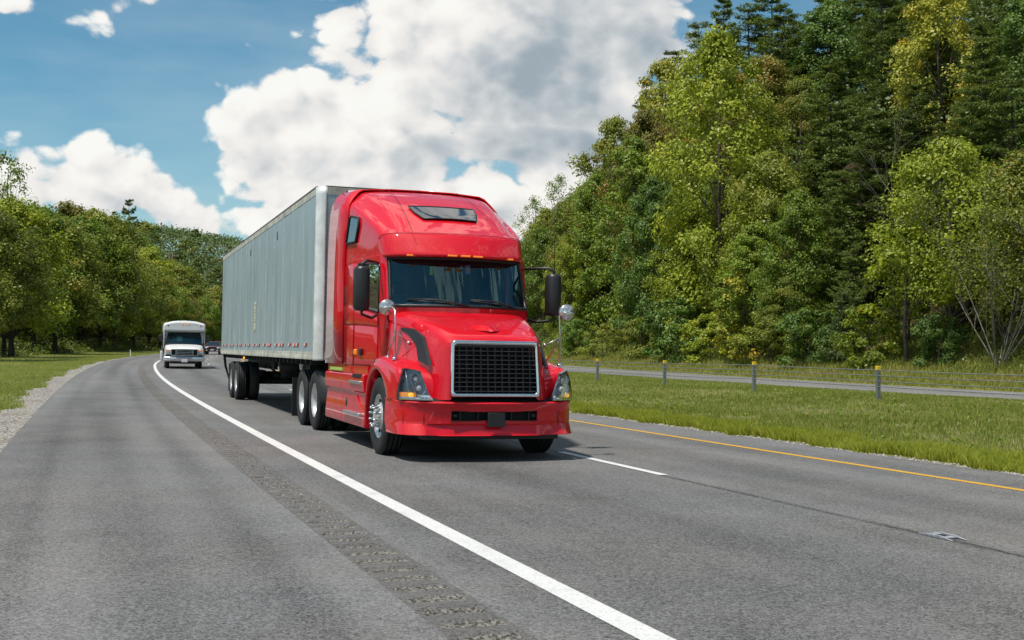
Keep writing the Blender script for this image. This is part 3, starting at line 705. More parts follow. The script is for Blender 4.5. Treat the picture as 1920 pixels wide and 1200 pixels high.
def crown_pine(seed, H=18., Rr=3.6, base=.18, nwh=20, leaf=.34, ntuft=34, flat_top=True):
    r = np.random.default_rng(seed); paths = []; P = []; Nn = []; cl = []
    for w in range(nwh):
        t = (w + r.random() * .6) / nwh; z = H * (base + (1 - base) * t)
        L0 = Rr * ((1 - t) ** .62 * .92 + .12)
        for b in range(r.integers(4, 7)):
            a = r.random() * 2 * pi; L = L0 * (.55 + .55 * r.random()); dz = L * (.18 * (1 - t) - .05 + .14 * r.normal()) * .8
            c0 = np.array([0, 0, z]); c1 = c0 + np.array([cos(a) * L, sin(a) * L, dz + .18 * L])
            mid = (c0 + c1) / 2 + np.array([0, 0, -.08 * L]); paths.append(([c0, mid, c1], [.05, .03, .012]))
            nt = int(ntuft * (.35 + L / Rr)); tt = .28 + .76 * r.random(nt) ** .75
            bp_ = c0[None] * (1 - tt[:, None]) + c1[None] * tt[:, None]; bp_[:, 2] -= .08 * L * 4 * tt * (1 - tt) * .5
            side = np.array([-sin(a), cos(a), 0]); width = .30 * L * (1.25 - tt) + .22
            bp_ = bp_ + side[None] * (r.uniform(-1, 1, nt) * width)[:, None] + np.array([0, 0, 1]) * np.abs(r.normal(0, .09, nt))[:, None]
            for k_ in range(5):
                P.append(bp_ + r.normal(0, .13, (nt, 3)) * np.array([1, 1, .45])); Nn.append(np.array([cos(a) * .2, sin(a) * .2, 1.]) + r.normal(0, .45, (nt, 3)))
                cl.append(np.full(nt, r.random() * .5 + .25 + .25 * (tt.mean())))
    P = np.concatenate(P); Nn = np.concatenate(Nn); cl = np.concatenate(cl); n = len(P)
    Q = leaf_quads(P, Nn, leaf, r, .30)
    me = np_mesh('crown', Q.reshape(-1, 3), np.arange(n * 4).reshape(n, 4), {'v': ('FACE', r.random(n)), 'c': ('FACE', cl)})
    m = MB(); m.tube([(0, 0, -.4), (.05, .03, H * .5), (0, 0, H * .97)], [.20, .14, .03], 7, cap=False)
    for pts, rd in paths[::2]: m.tube(pts, rd, 3, cap=False)
    return me, m
PROTO = {}
def proto(key, mat, bark, tm, cm):
    cm.materials.append(LM[mat]); 
    tme = bpy.data.meshes.new('trunk'); tme.from_pydata(tm.v, [], tm.f); tme.polygons.foreach_set('use_smooth', [True] * len(tm.f)); tme.materials.append(M[bark]); tme.update()
    PROTO[key] = (tme, cm)
def dec(key, seed, mat, bark='bark', H=14., Rr=4., r0=.2, **kw):
    nb = kw.pop('nb', 26); fork = kw.pop('fork', .3)
    cm, C, rc, r = crown_deciduous(seed, H, Rr, **kw); proto(key, mat, bark, trunk_mesh(C, H, r0, r, nb, fork), cm)
dec('tulip', 1, 'tulip', H=24, Rr=6.2, base=.10, nclump=210, nleaf=137, leaf=0.32, r0=.3)
dec('tulip2', 2, 'tulip', H=18, Rr=4.8, base=.10, nclump=154, nleaf=131, leaf=0.27, r0=.25)
dec('gold', 3, 'gold', H=15, Rr=4.2, base=.25, nclump=112, nleaf=125, leaf=0.26)
dec('green', 4, 'green', H=16, Rr=4.6, base=.07, nclump=154, nleaf=184, leaf=0.26)
dec('green2', 5, 'green', H=14, Rr=3.4, base=.06, nclump=125, nleaf=178, leaf=0.22)
dec('olive', 6, 'olive', H=15, Rr=4.4, base=.10, nclump=140, nleaf=178, leaf=0.24)
dec('bluegreen', 7, 'bluegreen', H=17, Rr=4.2, base=.05, nclump=168, nleaf=178, leaf=0.26)
dec('brown', 8, 'brown', H=14, Rr=4.6, base=.15, nclump=125, nleaf=170, leaf=0.24)
dec('lime', 9, 'lime', H=12.5, Rr=5.2, base=.30, nclump=161, nleaf=137, leaf=0.22, droop=.5)
dec('roadside_green', 10, 'green', 'bark_dark', H=13, Rr=4.8, base=.20, nclump=161, nleaf=170, leaf=0.27, r0=.24, fork=.12)
dec('roadside_olive', 11, 'olive', 'bark_dark', H=13, Rr=5.0, base=.24, nclump=154, nleaf=170, leaf=0.27, r0=.22, fork=.12)
dec('roadside_tulip', 12, 'tulip', 'bark_dark', H=14, Rr=5.0, base=.18, nclump=154, nleaf=170, leaf=0.27, r0=.24, fork=.12)
dec('bush', 13, 'olive', H=3.2, Rr=2.1, base=.02, nclump=34, nleaf=170, leaf=0.16, r0=.05, bushy=True, nb=8)
dec('bush_green', 14, 'bluegreen', H=3.6, Rr=2.2, base=.02, nclump=36, nleaf=170, leaf=0.18, r0=.05, bushy=True, nb=8)
dec('bush_lime', 15, 'lime', H=3.4, Rr=1.9, base=.02, nclump=30, nleaf=155, leaf=0.18, r0=.05, bushy=True, nb=8)
dec('bush_gold', 16, 'gold', H=4.6, Rr=1.7, base=.05, nclump=30, nleaf=124, leaf=0.18, r0=.05, bushy=True, nb=8)
dec('thin', 17, 'green', 'bark_dark', H=15, Rr=3.4, base=.35, nclump=77, nleaf=68, leaf=0.21, open_=.25, nb=44, r0=.16)
dec('far_green', 18, 'far', H=13, Rr=5.0, base=.05, nclump=60, nleaf=75, leaf=.55, nb=8)
dec('far_olive', 19, 'olive', H=12, Rr=5.0, base=.05, nclump=60, nleaf=75, leaf=.55, nb=8)
dec('sumac', 22, 'lime', 'bark', H=4.5, Rr=1.6, base=.35, nclump=22, nleaf=79, leaf=0.19, r0=.06, nb=14)
for key, sd_, H_, R_ in (('pine', 31, 19, 5.0), ('pine2', 32, 17, 5.6), ('pine3', 33, 20, 4.2)):
    cm, tm = crown_pine(sd_, H_, R_, leaf=.30, ntuft=44, nwh=22); proto(key, 'pine', 'bark_dark', tm, cm)
cm, tm = crown_pine(34, 12, 4.4, nwh=12, ntuft=16, leaf=.6); proto('far_pine', 'pine', 'bark_dark', tm, cm)
cm, tm = crown_pine(35, 4.6, 1.5, base=.03, nwh=12, ntuft=22, leaf=.2); proto('cedar', 'cedar', 'bark_dark', tm, cm)
PH = {'tulip': 24, 'tulip2': 18, 'gold': 15, 'green': 16, 'green2': 14, 'olive': 15, 'bluegreen': 17, 'brown': 14, 'lime': 12.5, 'roadside_green': 13, 'roadside_olive': 13, 'roadside_tulip': 14,
      'bush': 3.2, 'bush_green': 3.6, 'bush_lime': 3.4, 'bush_gold': 4.6, 'thin': 15, 'far_green': 13, 'far_olive': 12, 'pine': 19, 'pine2': 17, 'pine3': 20, 'far_pine': 12, 'cedar': 4.6, 'sumac': 4.5}
TR = random.Random(99)
def tree(key, s, u, h, wide=1.0, label=None, group=None, name=None, cat='tree', rot=None):
    x, y = xy(s, u); z = float(ground(s, u)); k = h / PH[key]
    nm = name or ('pine_tree' if 'pine' in key else 'bush' if 'bush' in key else 'broadleaf_tree')
    t = empty(nm, (float(x), float(y), z), (0, 0, TR.random() * 6.28 if rot is None else rot))
    t.scale = (k * wide, k * wide, k)
    tag(t, label, cat, group)
    for pn, me in zip(('trunk', 'crown'), PROTO[key]): link(pn, me, None, t)
    return t
tree('tulip', 93.5, 47.0, 26.8, 0.82, 'tallest bright yellow green tree standing out on the wooded slope, its top near the sky')
tree('gold', 140.5, 58.0, 25.5, 0.80, 'tree with orange tinged leaves beside the tallest yellow green tree, near the skyline')
tree('tulip2', 94.5, 45.0, 12.2, 1.00, 'yellow green tree spreading low in front of the tallest yellow green tree')
tree('bluegreen', 102.5, 44.5, 16.4, 0.80, 'cool bluish green tree reaching down to the bank right of the small round mirrors')
tree('green2', 117.0, 47.0, 21.2, 0.90, 'slim mid green tree left of the bluish green tree')
tree('brown', 128.0, 52.0, 21.4, 0.70, 'tree with reddish brown tinted leaves halfway up the slope')
tree('olive', 152.0, 54.0, 23.8, 0.80, 'olive green tree on the far shoulder of the wooded slope')
tree('green', 140.0, 49.0, 18.8, 0.80, 'mid green tree with a narrow crown above the first barrier post')
tree('tulip2', 139.5, 45.0, 13.2, 0.70, 'small bright green tree just right of the black cab mirror')
tree('olive', 155.5, 50.0, 17.1, 0.90, 'dull green tree behind the small bright tree near the truck mirror')
tree('green', 166.5, 47.0, 16.0, 0.90, 'mid green tree rising directly behind the truck cab on the right')
tree('thin', 234.0, 52.0, 24.1, 0.80, 'thin leaved tree with bare twigs at the low end of the skyline')
tree('thin', 252.0, 58.0, 26.1, 0.80, 'airy half bare treetop on the sloping skyline')
tree('olive', 82.0, 46.0, 14.9, 0.90, 'olive green tree in front of the pines, right of the tallest yellow green tree')
tree('green', 74.5, 44.5, 11.7, 0.80, 'deep green leafy tree at the foot of the pines')
tree('green2', 79.5, 43.5, 10.1, 1.00, 'leafy green tree above the third barrier post')
tree('olive', 73.5, 43.0, 5.8, 1.20, 'low olive tree with pinkish brown leaf tips by the bank')
tree('gold', 82.0, 62.0, 16.2, 0.85, 'slender golden yellow tree rising high among the dark pines')
tree('gold', 83.0, 60.0, 13.3, 0.32, 'small orange and yellow treetop poking out left of the tall golden tree')
tree('lime', 58.0, 45.0, 12.5, 0.92, 'broad lime green tree with drooping leafy crown on the right')
tree('olive', 53.0, 46.0, 10.7, 0.95, 'olive green tree cut by the right edge of the photo')
tree('sumac', 59.5, 43.0, 8.1, 1.10, 'slim green sapling with its bare stem showing under the broad lime tree')
tree('bush_gold', 79.0, 42.3, 6.6, 0.90, 'yellow leaved climber covered shrub in the middle of the bank')
tree('cedar', 65.5, 42.5, 4.6, 0.95, 'grey green cedar bush standing alone at the foot of the slope')
tree('bush_lime', 62.0, 42.0, 3.7, 0.90, 'pale lime sumac bush beside the cedar')
tree('bush_green', 69.0, 42.0, 3.7, 1.00, 'dark green bush left of the cedar')
tree('bush', 74.5, 42.0, 3.1, 1.20, 'olive bush below the yellow climber covered shrub')
tree('bush_lime', 84.5, 42.0, 3.7, 1.00, 'pale green bush at the bank behind the second and third posts')
tree('bush_green', 91.0, 42.0, 5.1, 1.00, 'deep green bush touching the bank under the bluish green tree')
tree('bush', 100.0, 42.0, 3.5, 1.10, 'olive bush on the bank between the first two posts')
tree('bush', 111.5, 42.0, 3.1, 1.10, 'low olive bush behind the first barrier post')
tree('bush_green', 121.0, 42.0, 3.9, 1.00, 'green bush close to the truck headlight on the far bank')
tree('bush_green', 56.0, 42.6, 2.9, 0.90, 'small dark green bush left of the bare stemmed tree')
tree('pine', 82.5, 52.0, 18.1, 1.05, 'dark pine with level boughs above the deep green leafy tree')
tree('pine2', 73.0, 50.0, 14.3, 1.00, 'broad dark pine left of the broad lime tree')
tree('pine', 116.5, 64.0, 21.2, 1.00, 'tall dark pine behind the tallest yellow green tree')
tree('pine2', 117.0, 70.0, 20.3, 1.00, 'pine at the top edge of the photo above the others')
tree('pine3', 68.5, 56.0, 14.6, 1.00, 'dark pine right of the golden tree')
tree('pine', 70.5, 52.0, 14.3, 1.00, 'dark pine below the golden tree')
tree('pine2', 72.0, 52.0, 12.4, 0.90, 'dark pine directly left of and below the golden tree')
tree('pine2', 58.5, 50.0, 13.7, 1.00, 'dark pine at the right edge above the lime tree')
tree('pine', 61.0, 49.0, 13.7, 1.00, 'dense pine just above the broad lime tree')
tree('pine2', 73.5, 47.0, 12.2, 0.90, 'lower pine whose boughs hang over the deep green tree')
tree('pine3', 94.5, 64.0, 19.3, 1.00, 'pine top cut off by the upper edge left of the golden tree')
tree('pine3', 63.5, 46.0, 9.2, 0.90, 'shaded pine behind the slim green sapling')
tree('pine', 67.5, 44.5, 8.0, 0.90, 'shaded low pine between cedar and slim sapling')
tree('pine2', 181.5, 74.0, 28.2, 0.80, 'dark pine with a ragged crown on the skyline near the top of the photo')
tree('pine', 224.0, 78.0, 31.7, 0.90, 'dark pine leaning over the skyline beside the clouds')
tree('pine2', 227.5, 74.0, 27.3, 0.80, 'small dark skyline pine just above the orange tinged tree')
tree('pine3', 173.5, 76.0, 28.6, 0.90, 'dark pine behind the top of the tallest yellow green tree')
tree('pine3', 61.7, 50.7, 16.3, 0.90, 'dark pine, rightmost in the lower right slope', 'dark pines crowding the upper wooded slope')
tree('bluegreen', 67.3, 59.4, 14.3, 0.94, 'cool bluish green tree, rightmost in the upper right slope', 'broadleaf trees filling the wooded slope on the right')
tree('pine3', 73.4, 50.7, 13.6, 0.91, 'dark pine, third from the left in the lower right slope', 'dark pines crowding the upper wooded slope')
tree('pine2', 76.6, 64.6, 12.6, 1.05, 'dark pine, rightmost in the upper right slope', 'dark pines crowding the upper wooded slope')
tree('pine2', 81.9, 51.0, 13.1, 1.04, 'dark pine, second from the left in the lower right slope', 'dark pines crowding the upper wooded slope')
tree('pine', 85.1, 64.0, 13.8, 0.98, 'dark pine, fifth from the left in the upper right slope', 'dark pines crowding the upper wooded slope')
tree('pine3', 82.0, 68.5, 15.8, 0.93, 'dark pine, rightmost in the top band of the right slope', 'dark pines crowding the upper wooded slope')
tree('pine', 95.9, 52.2, 16.9, 0.94, 'dark pine, leftmost in the lower right slope', 'dark pines crowding the upper wooded slope')
tree('pine3', 90.8, 62.6, 12.7, 0.97, 'dark pine, fourth from the left in the upper right slope', 'dark pines crowding the upper wooded slope')
tree('pine', 94.9, 68.4, 16.3, 1.05, 'dark pine, twelfth from the left in the top band of the right slope', 'dark pines crowding the upper wooded slope')
tree('green2', 101.9, 50.5, 13.2, 1.06, 'leafy green tree, rightmost in the lower right slope', 'broadleaf trees filling the wooded slope on the right')
tree('olive', 102.2, 59.3, 14.5, 0.87, 'olive green tree, rightmost in the upper right slope', 'broadleaf trees filling the wooded slope on the right')
tree('pine2', 100.4, 73.0, 12.9, 1.05, 'dark pine, thirteenth from the left in the top band of the right slope', 'dark pines crowding the upper wooded slope')
tree('pine2', 101.0, 81.1, 14.7, 1.03, 'dark pine, seventeenth from the left in the top band of the right slope', 'dark pines crowding the upper wooded slope')
tree('olive', 113.4, 50.8, 17.4, 1.01, 'olive green tree, fourth from the left in the lower right slope', 'broadleaf trees filling the wooded slope on the right')
tree('brown', 113.6, 60.4, 18.1, 0.95, 'brown tinted tree, rightmost in the upper right slope', 'broadleaf trees filling the wooded slope on the right')
tree('bluegreen', 114.5, 68.7, 18.4, 1.09, 'cool bluish green tree, leftmost in the upper right slope', 'broadleaf trees filling the wooded slope on the right')
tree('pine2', 111.6, 80.7, 18.1, 0.97, 'dark pine, fourteenth from the left in the top band of the right slope', 'dark pines crowding the upper wooded slope')
tree('green2', 123.6, 50.4, 13.5, 0.96, 'leafy green tree, second from the left in the lower right slope', 'broadleaf trees filling the wooded slope on the right')
tree('brown', 122.1, 59.5, 16.8, 1.10, 'brown tinted tree, leftmost in the upper right slope', 'broadleaf trees filling the wooded slope on the right')
tree('green', 124.4, 68.7, 14.4, 0.90, 'mid green tree, rightmost in the upper right slope', 'broadleaf trees filling the wooded slope on the right')
tree('pine2', 118.9, 77.2, 16.5, 0.87, 'dark pine, ninth from the left in the top band of the right slope', 'dark pines crowding the upper wooded slope')
tree('pine2', 118.9, 91.5, 14.9, 0.92, 'dark pine, sixteenth from the left in the top band of the right slope', 'dark pines crowding the upper wooded slope')
tree('olive', 130.6, 55.2, 17.4, 0.95, 'olive green tree, rightmost in the lower right slope', 'broadleaf trees filling the wooded slope on the right')
tree('green2', 132.7, 62.5, 13.4, 0.95, 'leafy green tree, rightmost in the upper right slope', 'broadleaf trees filling the wooded slope on the right')
tree('pine', 130.3, 68.9, 14.6, 1.07, 'dark pine, second from the left in the upper right slope', 'dark pines crowding the upper wooded slope')
tree('pine3', 127.0, 77.8, 15.7, 0.93, 'dark pine, sixth from the left in the top band of the right slope', 'dark pines crowding the upper wooded slope')
tree('pine', 133.1, 90.5, 15.5, 0.97, 'dark pine, eleventh from the left in the top band of the right slope', 'dark pines crowding the upper wooded slope')
tree('brown', 143.0, 49.5, 16.2, 0.96, 'brown tinted tree, only one of its colour in the lower right slope', 'broadleaf trees filling the wooded slope on the right')
tree('green', 138.6, 63.5, 15.4, 0.99, 'mid green tree, leftmost in the upper right slope', 'broadleaf trees filling the wooded slope on the right')
tree('pine2', 143.4, 79.1, 15.6, 1.07, 'dark pine, third from the left in the upper right slope', 'dark pines crowding the upper wooded slope')
tree('pine', 142.7, 92.8, 14.3, 0.98, 'dark pine, tenth from the left in the top band of the right slope', 'dark pines crowding the upper wooded slope')
tree('pine2', 138.9, 98.1, 14.6, 1.02, 'dark pine, fifteenth from the left in the top band of the right slope', 'dark pines crowding the upper wooded slope')
tree('olive', 152.2, 52.3, 17.3, 1.00, 'olive green tree, third from the left in the lower right slope', 'broadleaf trees filling the wooded slope on the right')
tree('olive', 150.8, 64.7, 18.0, 0.95, 'olive green tree, leftmost in the upper right slope', 'broadleaf trees filling the wooded slope on the right')
tree('pine2', 148.7, 73.5, 15.3, 1.04, 'dark pine, leftmost in the upper right slope', 'dark pines crowding the upper wooded slope')
tree('pine3', 148.1, 77.0, 14.2, 1.05, 'dark pine, second from the left in the top band of the right slope', 'dark pines crowding the upper wooded slope')
tree('pine3', 152.4, 87.5, 17.8, 1.09, 'dark pine, fifth from the left in the top band of the right slope', 'dark pines crowding the upper wooded slope')
tree('green', 156.0, 51.3, 17.6, 0.90, 'mid green tree, third from the left in the lower right slope', 'broadleaf trees filling the wooded slope on the right')
tree('green2', 160.0, 64.7, 18.5, 1.03, 'leafy green tree, leftmost in the upper right slope', 'broadleaf trees filling the wooded slope on the right')
tree('pine', 155.8, 77.8, 14.2, 0.99, 'dark pine, leftmost in the top band of the right slope', 'dark pines crowding the upper wooded slope')
tree('pine', 156.3, 89.3, 15.1, 0.93, 'dark pine, fourth from the left in the top band of the right slope', 'dark pines crowding the upper wooded slope')
tree('olive', 169.3, 50.3, 17.5, 0.92, 'olive green tree, second from the left in the lower right slope', 'broadleaf trees filling the wooded slope on the right')
tree('bluegreen', 171.8, 63.7, 16.9, 0.89, 'cool bluish green tree, rightmost in the lower right slope', 'broadleaf trees filling the wooded slope on the right')
tree('pine', 170.6, 86.7, 17.6, 1.09, 'dark pine, third from the left in the top band of the right slope', 'dark pines crowding the upper wooded slope')
tree('pine', 168.0, 101.6, 18.3, 1.02, 'dark pine, eighth from the left in the top band of the right slope', 'dark pines crowding the upper wooded slope')
tree('bluegreen', 177.5, 88.6, 14.4, 0.97, 'cool bluish green tree, only one in the top band of the right slope', 'broadleaf trees filling the wooded slope on the right')
tree('pine2', 175.8, 100.6, 17.7, 0.97, 'dark pine, seventh from the left in the top band of the right slope', 'dark pines crowding the upper wooded slope')
tree('olive', 190.3, 50.9, 18.1, 1.02, 'olive green tree, leftmost in the lower right slope', 'broadleaf trees filling the wooded slope on the right')
tree('green', 188.7, 61.3, 17.2, 0.93, 'mid green tree, rightmost in the lower right slope', 'broadleaf trees filling the wooded slope on the right')
tree('green2', 208.3, 53.3, 15.8, 0.88, 'leafy green tree, leftmost in the lower right slope', 'broadleaf trees filling the wooded slope on the right')
tree('green', 225.1, 53.9, 15.3, 0.97, 'mid green tree, second from the left in the lower right slope', 'broadleaf trees filling the wooded slope on the right')
tree('green', 234.8, 51.8, 17.3, 0.94, 'mid green tree, leftmost in the lower right slope', 'broadleaf trees filling the wooded slope on the right')
tree('bluegreen', 270.9, 50.9, 16.4, 1.04, 'cool bluish green tree, leftmost in the lower right slope', 'broadleaf trees filling the wooded slope on the right')
tree('thin', 118.0, -15.0, 19.0, 0.90, 'thin leaved tree whose sparse top stands against the cloud at the left edge')
tree('roadside_tulip', 116.0, -14.0, 14.4, 1.00, 'bright green tree nearest the left edge of the photo')
tree('roadside_olive', 99.5, -13.0, 11.6, 1.00, 'olive tree cut by the left edge of the photo')
tree('roadside_green', 141.5, -17.0, 16.6, 1.00, 'deep green tree second from the left edge')
tree('roadside_olive', 143.5, -15.0, 15.2, 1.00, 'olive tree with dark forked stems left of the white delineator')
tree('roadside_green', 170.5, -18.0, 18.4, 1.00, 'green tree with a wide fork above the grass verge')
tree('roadside_olive', 174.0, -16.0, 16.7, 1.00, 'olive tree with slim pale stems')
tree('brown', 200.5, -28.0, 23.7, 1.00, 'tree with brownish turning leaves behind the front row on the left')
tree('roadside_tulip', 186.0, -17.0, 15.4, 1.00, 'yellow green tree just left of the white delineator post')
tree('roadside_olive', 195.0, -16.0, 14.8, 1.00, 'olive tree directly behind the white delineator post')
tree('roadside_tulip', 217.0, -19.0, 17.8, 1.00, 'yellow green tree behind the white shuttle bus, on its left')
tree('roadside_green', 209.0, -15.0, 12.6, 1.00, 'green tree rising just left of the shuttle bus roof')
tree('roadside_olive', 240.5, -20.0, 16.7, 1.00, 'olive tree above the left half of the shuttle bus')
tree('brown', 225.5, -14.0, 10.4, 1.00, 'rounded tree with rusty brown leaves right above the shuttle bus')
tree('roadside_green', 234.5, -13.0, 9.9, 1.00, 'dark green tree between the shuttle bus and the trailer')
tree('roadside_olive', 252.0, -15.0, 12.8, 1.00, 'olive tree half hidden by the rear of the trailer')
tree('roadside_green', 254.5, -13.0, 10.7, 1.00, 'dark tree behind the back end of the trailer')
tree('tulip2', 279.5, -33.0, 19.8, 1.00, 'bright green crown between the front row and the hill')
tree('roadside_green', 239.5, -30.0, 23.5, 1.00, 'darker green crown rising behind the delineator')
tree('roadside_olive', 235.0, -34.0, 25.9, 1.00, 'pale olive crown behind the brownish tree')
tree('roadside_green', 193.0, -30.0, 21.8, 1.00, 'green crown behind the deep green tree on the left')
tree('far_pine', 419.5, -120.0, 24.6, 0.55, 'lone small pine standing above the hill line')
tree('roadside_green', 141.5, -20.4, 10.0, 0.93, 'deep green tree, leftmost in the second row of the left wood', 'second row of the wood left of the road')
tree('roadside_green', 148.6, -21.4, 11.2, 0.92, 'deep green tree, second from the left in the second row of the left wood', 'second row of the wood left of the road')
tree('olive', 158.8, -23.3, 9.1, 1.12, 'olive green tree, leftmost in the second row of the left wood', 'second row of the wood left of the road')
tree('roadside_green', 167.2, -20.7, 9.2, 0.98, 'deep green tree, third from the left in the second row of the left wood', 'second row of the wood left of the road')
tree('green', 176.7, -21.5, 10.6, 1.00, 'mid green tree, leftmost in the second row of the left wood', 'second row of the wood left of the road')
tree('roadside_green', 196.3, -24.8, 10.2, 1.05, 'deep green tree, fourth from the left in the second row of the left wood', 'second row of the wood left of the road')
tree('green', 204.2, -21.4, 11.3, 1.09, 'mid green tree, rightmost in the second row of the left wood', 'second row of the wood left of the road')
tree('roadside_green', 215.4, -23.0, 11.8, 0.90, 'deep green tree, rightmost in the second row of the left wood', 'second row of the wood left of the road')
tree('olive', 233.5, -23.0, 11.0, 0.96, 'olive green tree, rightmost in the second row of the left wood', 'second row of the wood left of the road')
tree('olive', 240.7, -31.4, 10.7, 1.03, 'olive green tree, second from the left in the second row of the left wood', 'second row of the wood left of the road')
tree('far_pine', 356.3, -54.0, 13.7, 1.08, 'small distant pine, seventh from the left in the far hill', 'distant pines on the far hill')
tree('far_pine', 388.3, -66.0, 13.7, 1.13, 'small distant pine, rightmost in the far hill', 'distant pines on the far hill')
tree('far_pine', 403.5, -81.9, 11.7, 1.02, 'small distant pine, sixth from the left in the far hill', 'distant pines on the far hill')
tree('far_pine', 403.3, -89.9, 12.8, 1.05, 'small distant pine, third from the left in the far hill', 'distant pines on the far hill')
tree('far_olive', 425.3, -99.3, 13.1, 0.91, 'small olive tree, rightmost in the far hill', 'distant broadleaf trees on the far hill')
tree('far_pine', 420.1, -109.1, 13.4, 0.99, 'small distant pine, second from the left in the far hill', 'distant pines on the far hill')
tree('far_pine', 439.2, -98.3, 10.2, 1.09, 'small distant pine, eighth from the left in the far hill', 'distant pines on the far hill')
tree('far_pine', 441.1, -111.7, 10.6, 0.91, 'small distant pine, fourth from the left in the far hill', 'distant pines on the far hill')
tree('far_olive', 440.5, -128.8, 13.6, 1.14, 'small olive tree, leftmost in the far hill', 'distant broadleaf trees on the far hill')
tree('far_pine', 455.6, -116.5, 14.3, 0.93, 'small distant pine, fifth from the left in the far hill', 'distant pines on the far hill')
tree('far_green', 451.6, -132.3, 11.6, 1.14, 'small green tree, only one of its colour in the far hill', 'distant broadleaf trees on the far hill')
tree('far_pine', 459.9, -159.4, 14.1, 0.90, 'small distant pine, leftmost in the far hill', 'distant pines on the far hill')
tree('pine2', 154.5, 74.0, 24.0, 1.05, 'broad dark pine on the skyline just right of the tallest yellow green tree')
tree('pine', 156.0, 78.0, 24.0, 1.05, 'tall dark pine at the top edge between the yellow green and the golden tree')
tree('pine3', 196.5, 82.0, 24.0, 1.05, 'dark skyline pine showing behind the tip of the tallest yellow green tree')

for i in range(10):      # the wood goes on past the right edge of the frame
    tree(['pine', 'green', 'olive', 'pine2', 'green2'][i % 5], -2 + 4.0 * i + TR.uniform(-1, 1), 46 + 6.5 * (i % 3) + TR.uniform(-1, 1), TR.uniform(12, 17), 1.0, 'tree of the wooded slope standing beyond the right edge of the photo', 'trees continuing the wood beyond the frame')
# ---- undergrowth: leafy mass at the foot of both woods
def undergrowth(name, n, sf, uf, hf, size, mat, seed, label):
    r = np.random.default_rng(seed); s = sf(n, r); u = uf(n, r, s); x, y = xy(s, u)
    z = ground(s, u) + hf(s, u, r)
    P = np.stack([x, y, z], 1); Q = leaf_quads(P, r.normal(0, .6, (n, 3)) + np.array([0, 0, .8]), size, r)
    cl = np.clip(.5 + .5 * wob(x, y, .8, seed), 0, 1)
    o = link(name, np_mesh(name, Q.reshape(-1, 3), np.arange(n * 4).reshape(n, 4), {'v': ('FACE', r.random(n)), 'c': ('FACE', cl)}), LM[mat]); tag(o, label, 'undergrowth', kind='stuff')
undergrowth('bank_undergrowth', 70000, lambda n, r: 5 + 195 * r.random(n) ** 1.15, lambda n, r, s: 41.5 + 9 * r.random(n), lambda s, u, r: r.random(len(s)) ** 1.6 * (.5 + .5 * (wob(s, u, .9) + .5)) * np.minimum(1, (u - 40.5) / 5) * 1.5, .20, 'under', 51, 'tangle of brambles and low leaves along the foot of the wooded slope')
undergrowth('wood_edge_undergrowth', 42000, lambda n, r: 40 + 190 * r.random(n), lambda n, r, s: -14 - 11 * r.random(n), lambda s, u, r: r.random(len(s)) ** 1.5 * (1.2 + 1.4 * (wob(s, u, .5) + .4)) * np.clip((-u - 13) / 4, .05, 1), .28, 'under', 52, 'dark low brush under the trees on the left')
# distant woodland that reads as one mass
def forest_mass():
    r = np.random.default_rng(61); Q = []; cs = []; vs = []
    def canopy(n, sf, uf, lift, leaf):
        s = sf(n); u = uf(n); x, y = xy(s, u); cell = (wob(x, y, .33, 2.) * .5 + wob(x, y, .71, 4.) * .35)
        z = ground(s, u) + lift + cell * 3.2 + r.normal(0, 1.0, n)
        Q.append(leaf_quads(np.stack([x, y, z], 1), r.normal(0, .7, (n, 3)) + np.array([-.3, -.5, .8]), leaf, r)); cs.append(np.clip(.5 + cell, 0, 1)); vs.append(r.random(n))
    canopy(95000, lambda n: 210 + 330 * r.random(n), lambda n: -40 - 190 * r.random(n), 9, 1.1)
    canopy(30000, lambda n: 300 + 240 * r.random(n), lambda n: -60 + 150 * r.random(n), 8, 1.1)
    canopy(135000, lambda n: 5 + 295 * r.random(n), lambda n: 58 + 100 * r.random(n), 7.5, .42)
    Q = np.concatenate(Q); n = len(Q)
    o = link('distant_woodland', np_mesh('distant_woodland', Q.reshape(-1, 3), np.arange(n * 4).reshape(n, 4), {'v': ('FACE', np.concatenate(vs)), 'c': ('FACE', np.concatenate(cs))}), LM['far'])
    tag(o, 'dark green woodland canopy massed over the hills behind the nearer trees', 'woodland', kind='stuff')
forest_mass()

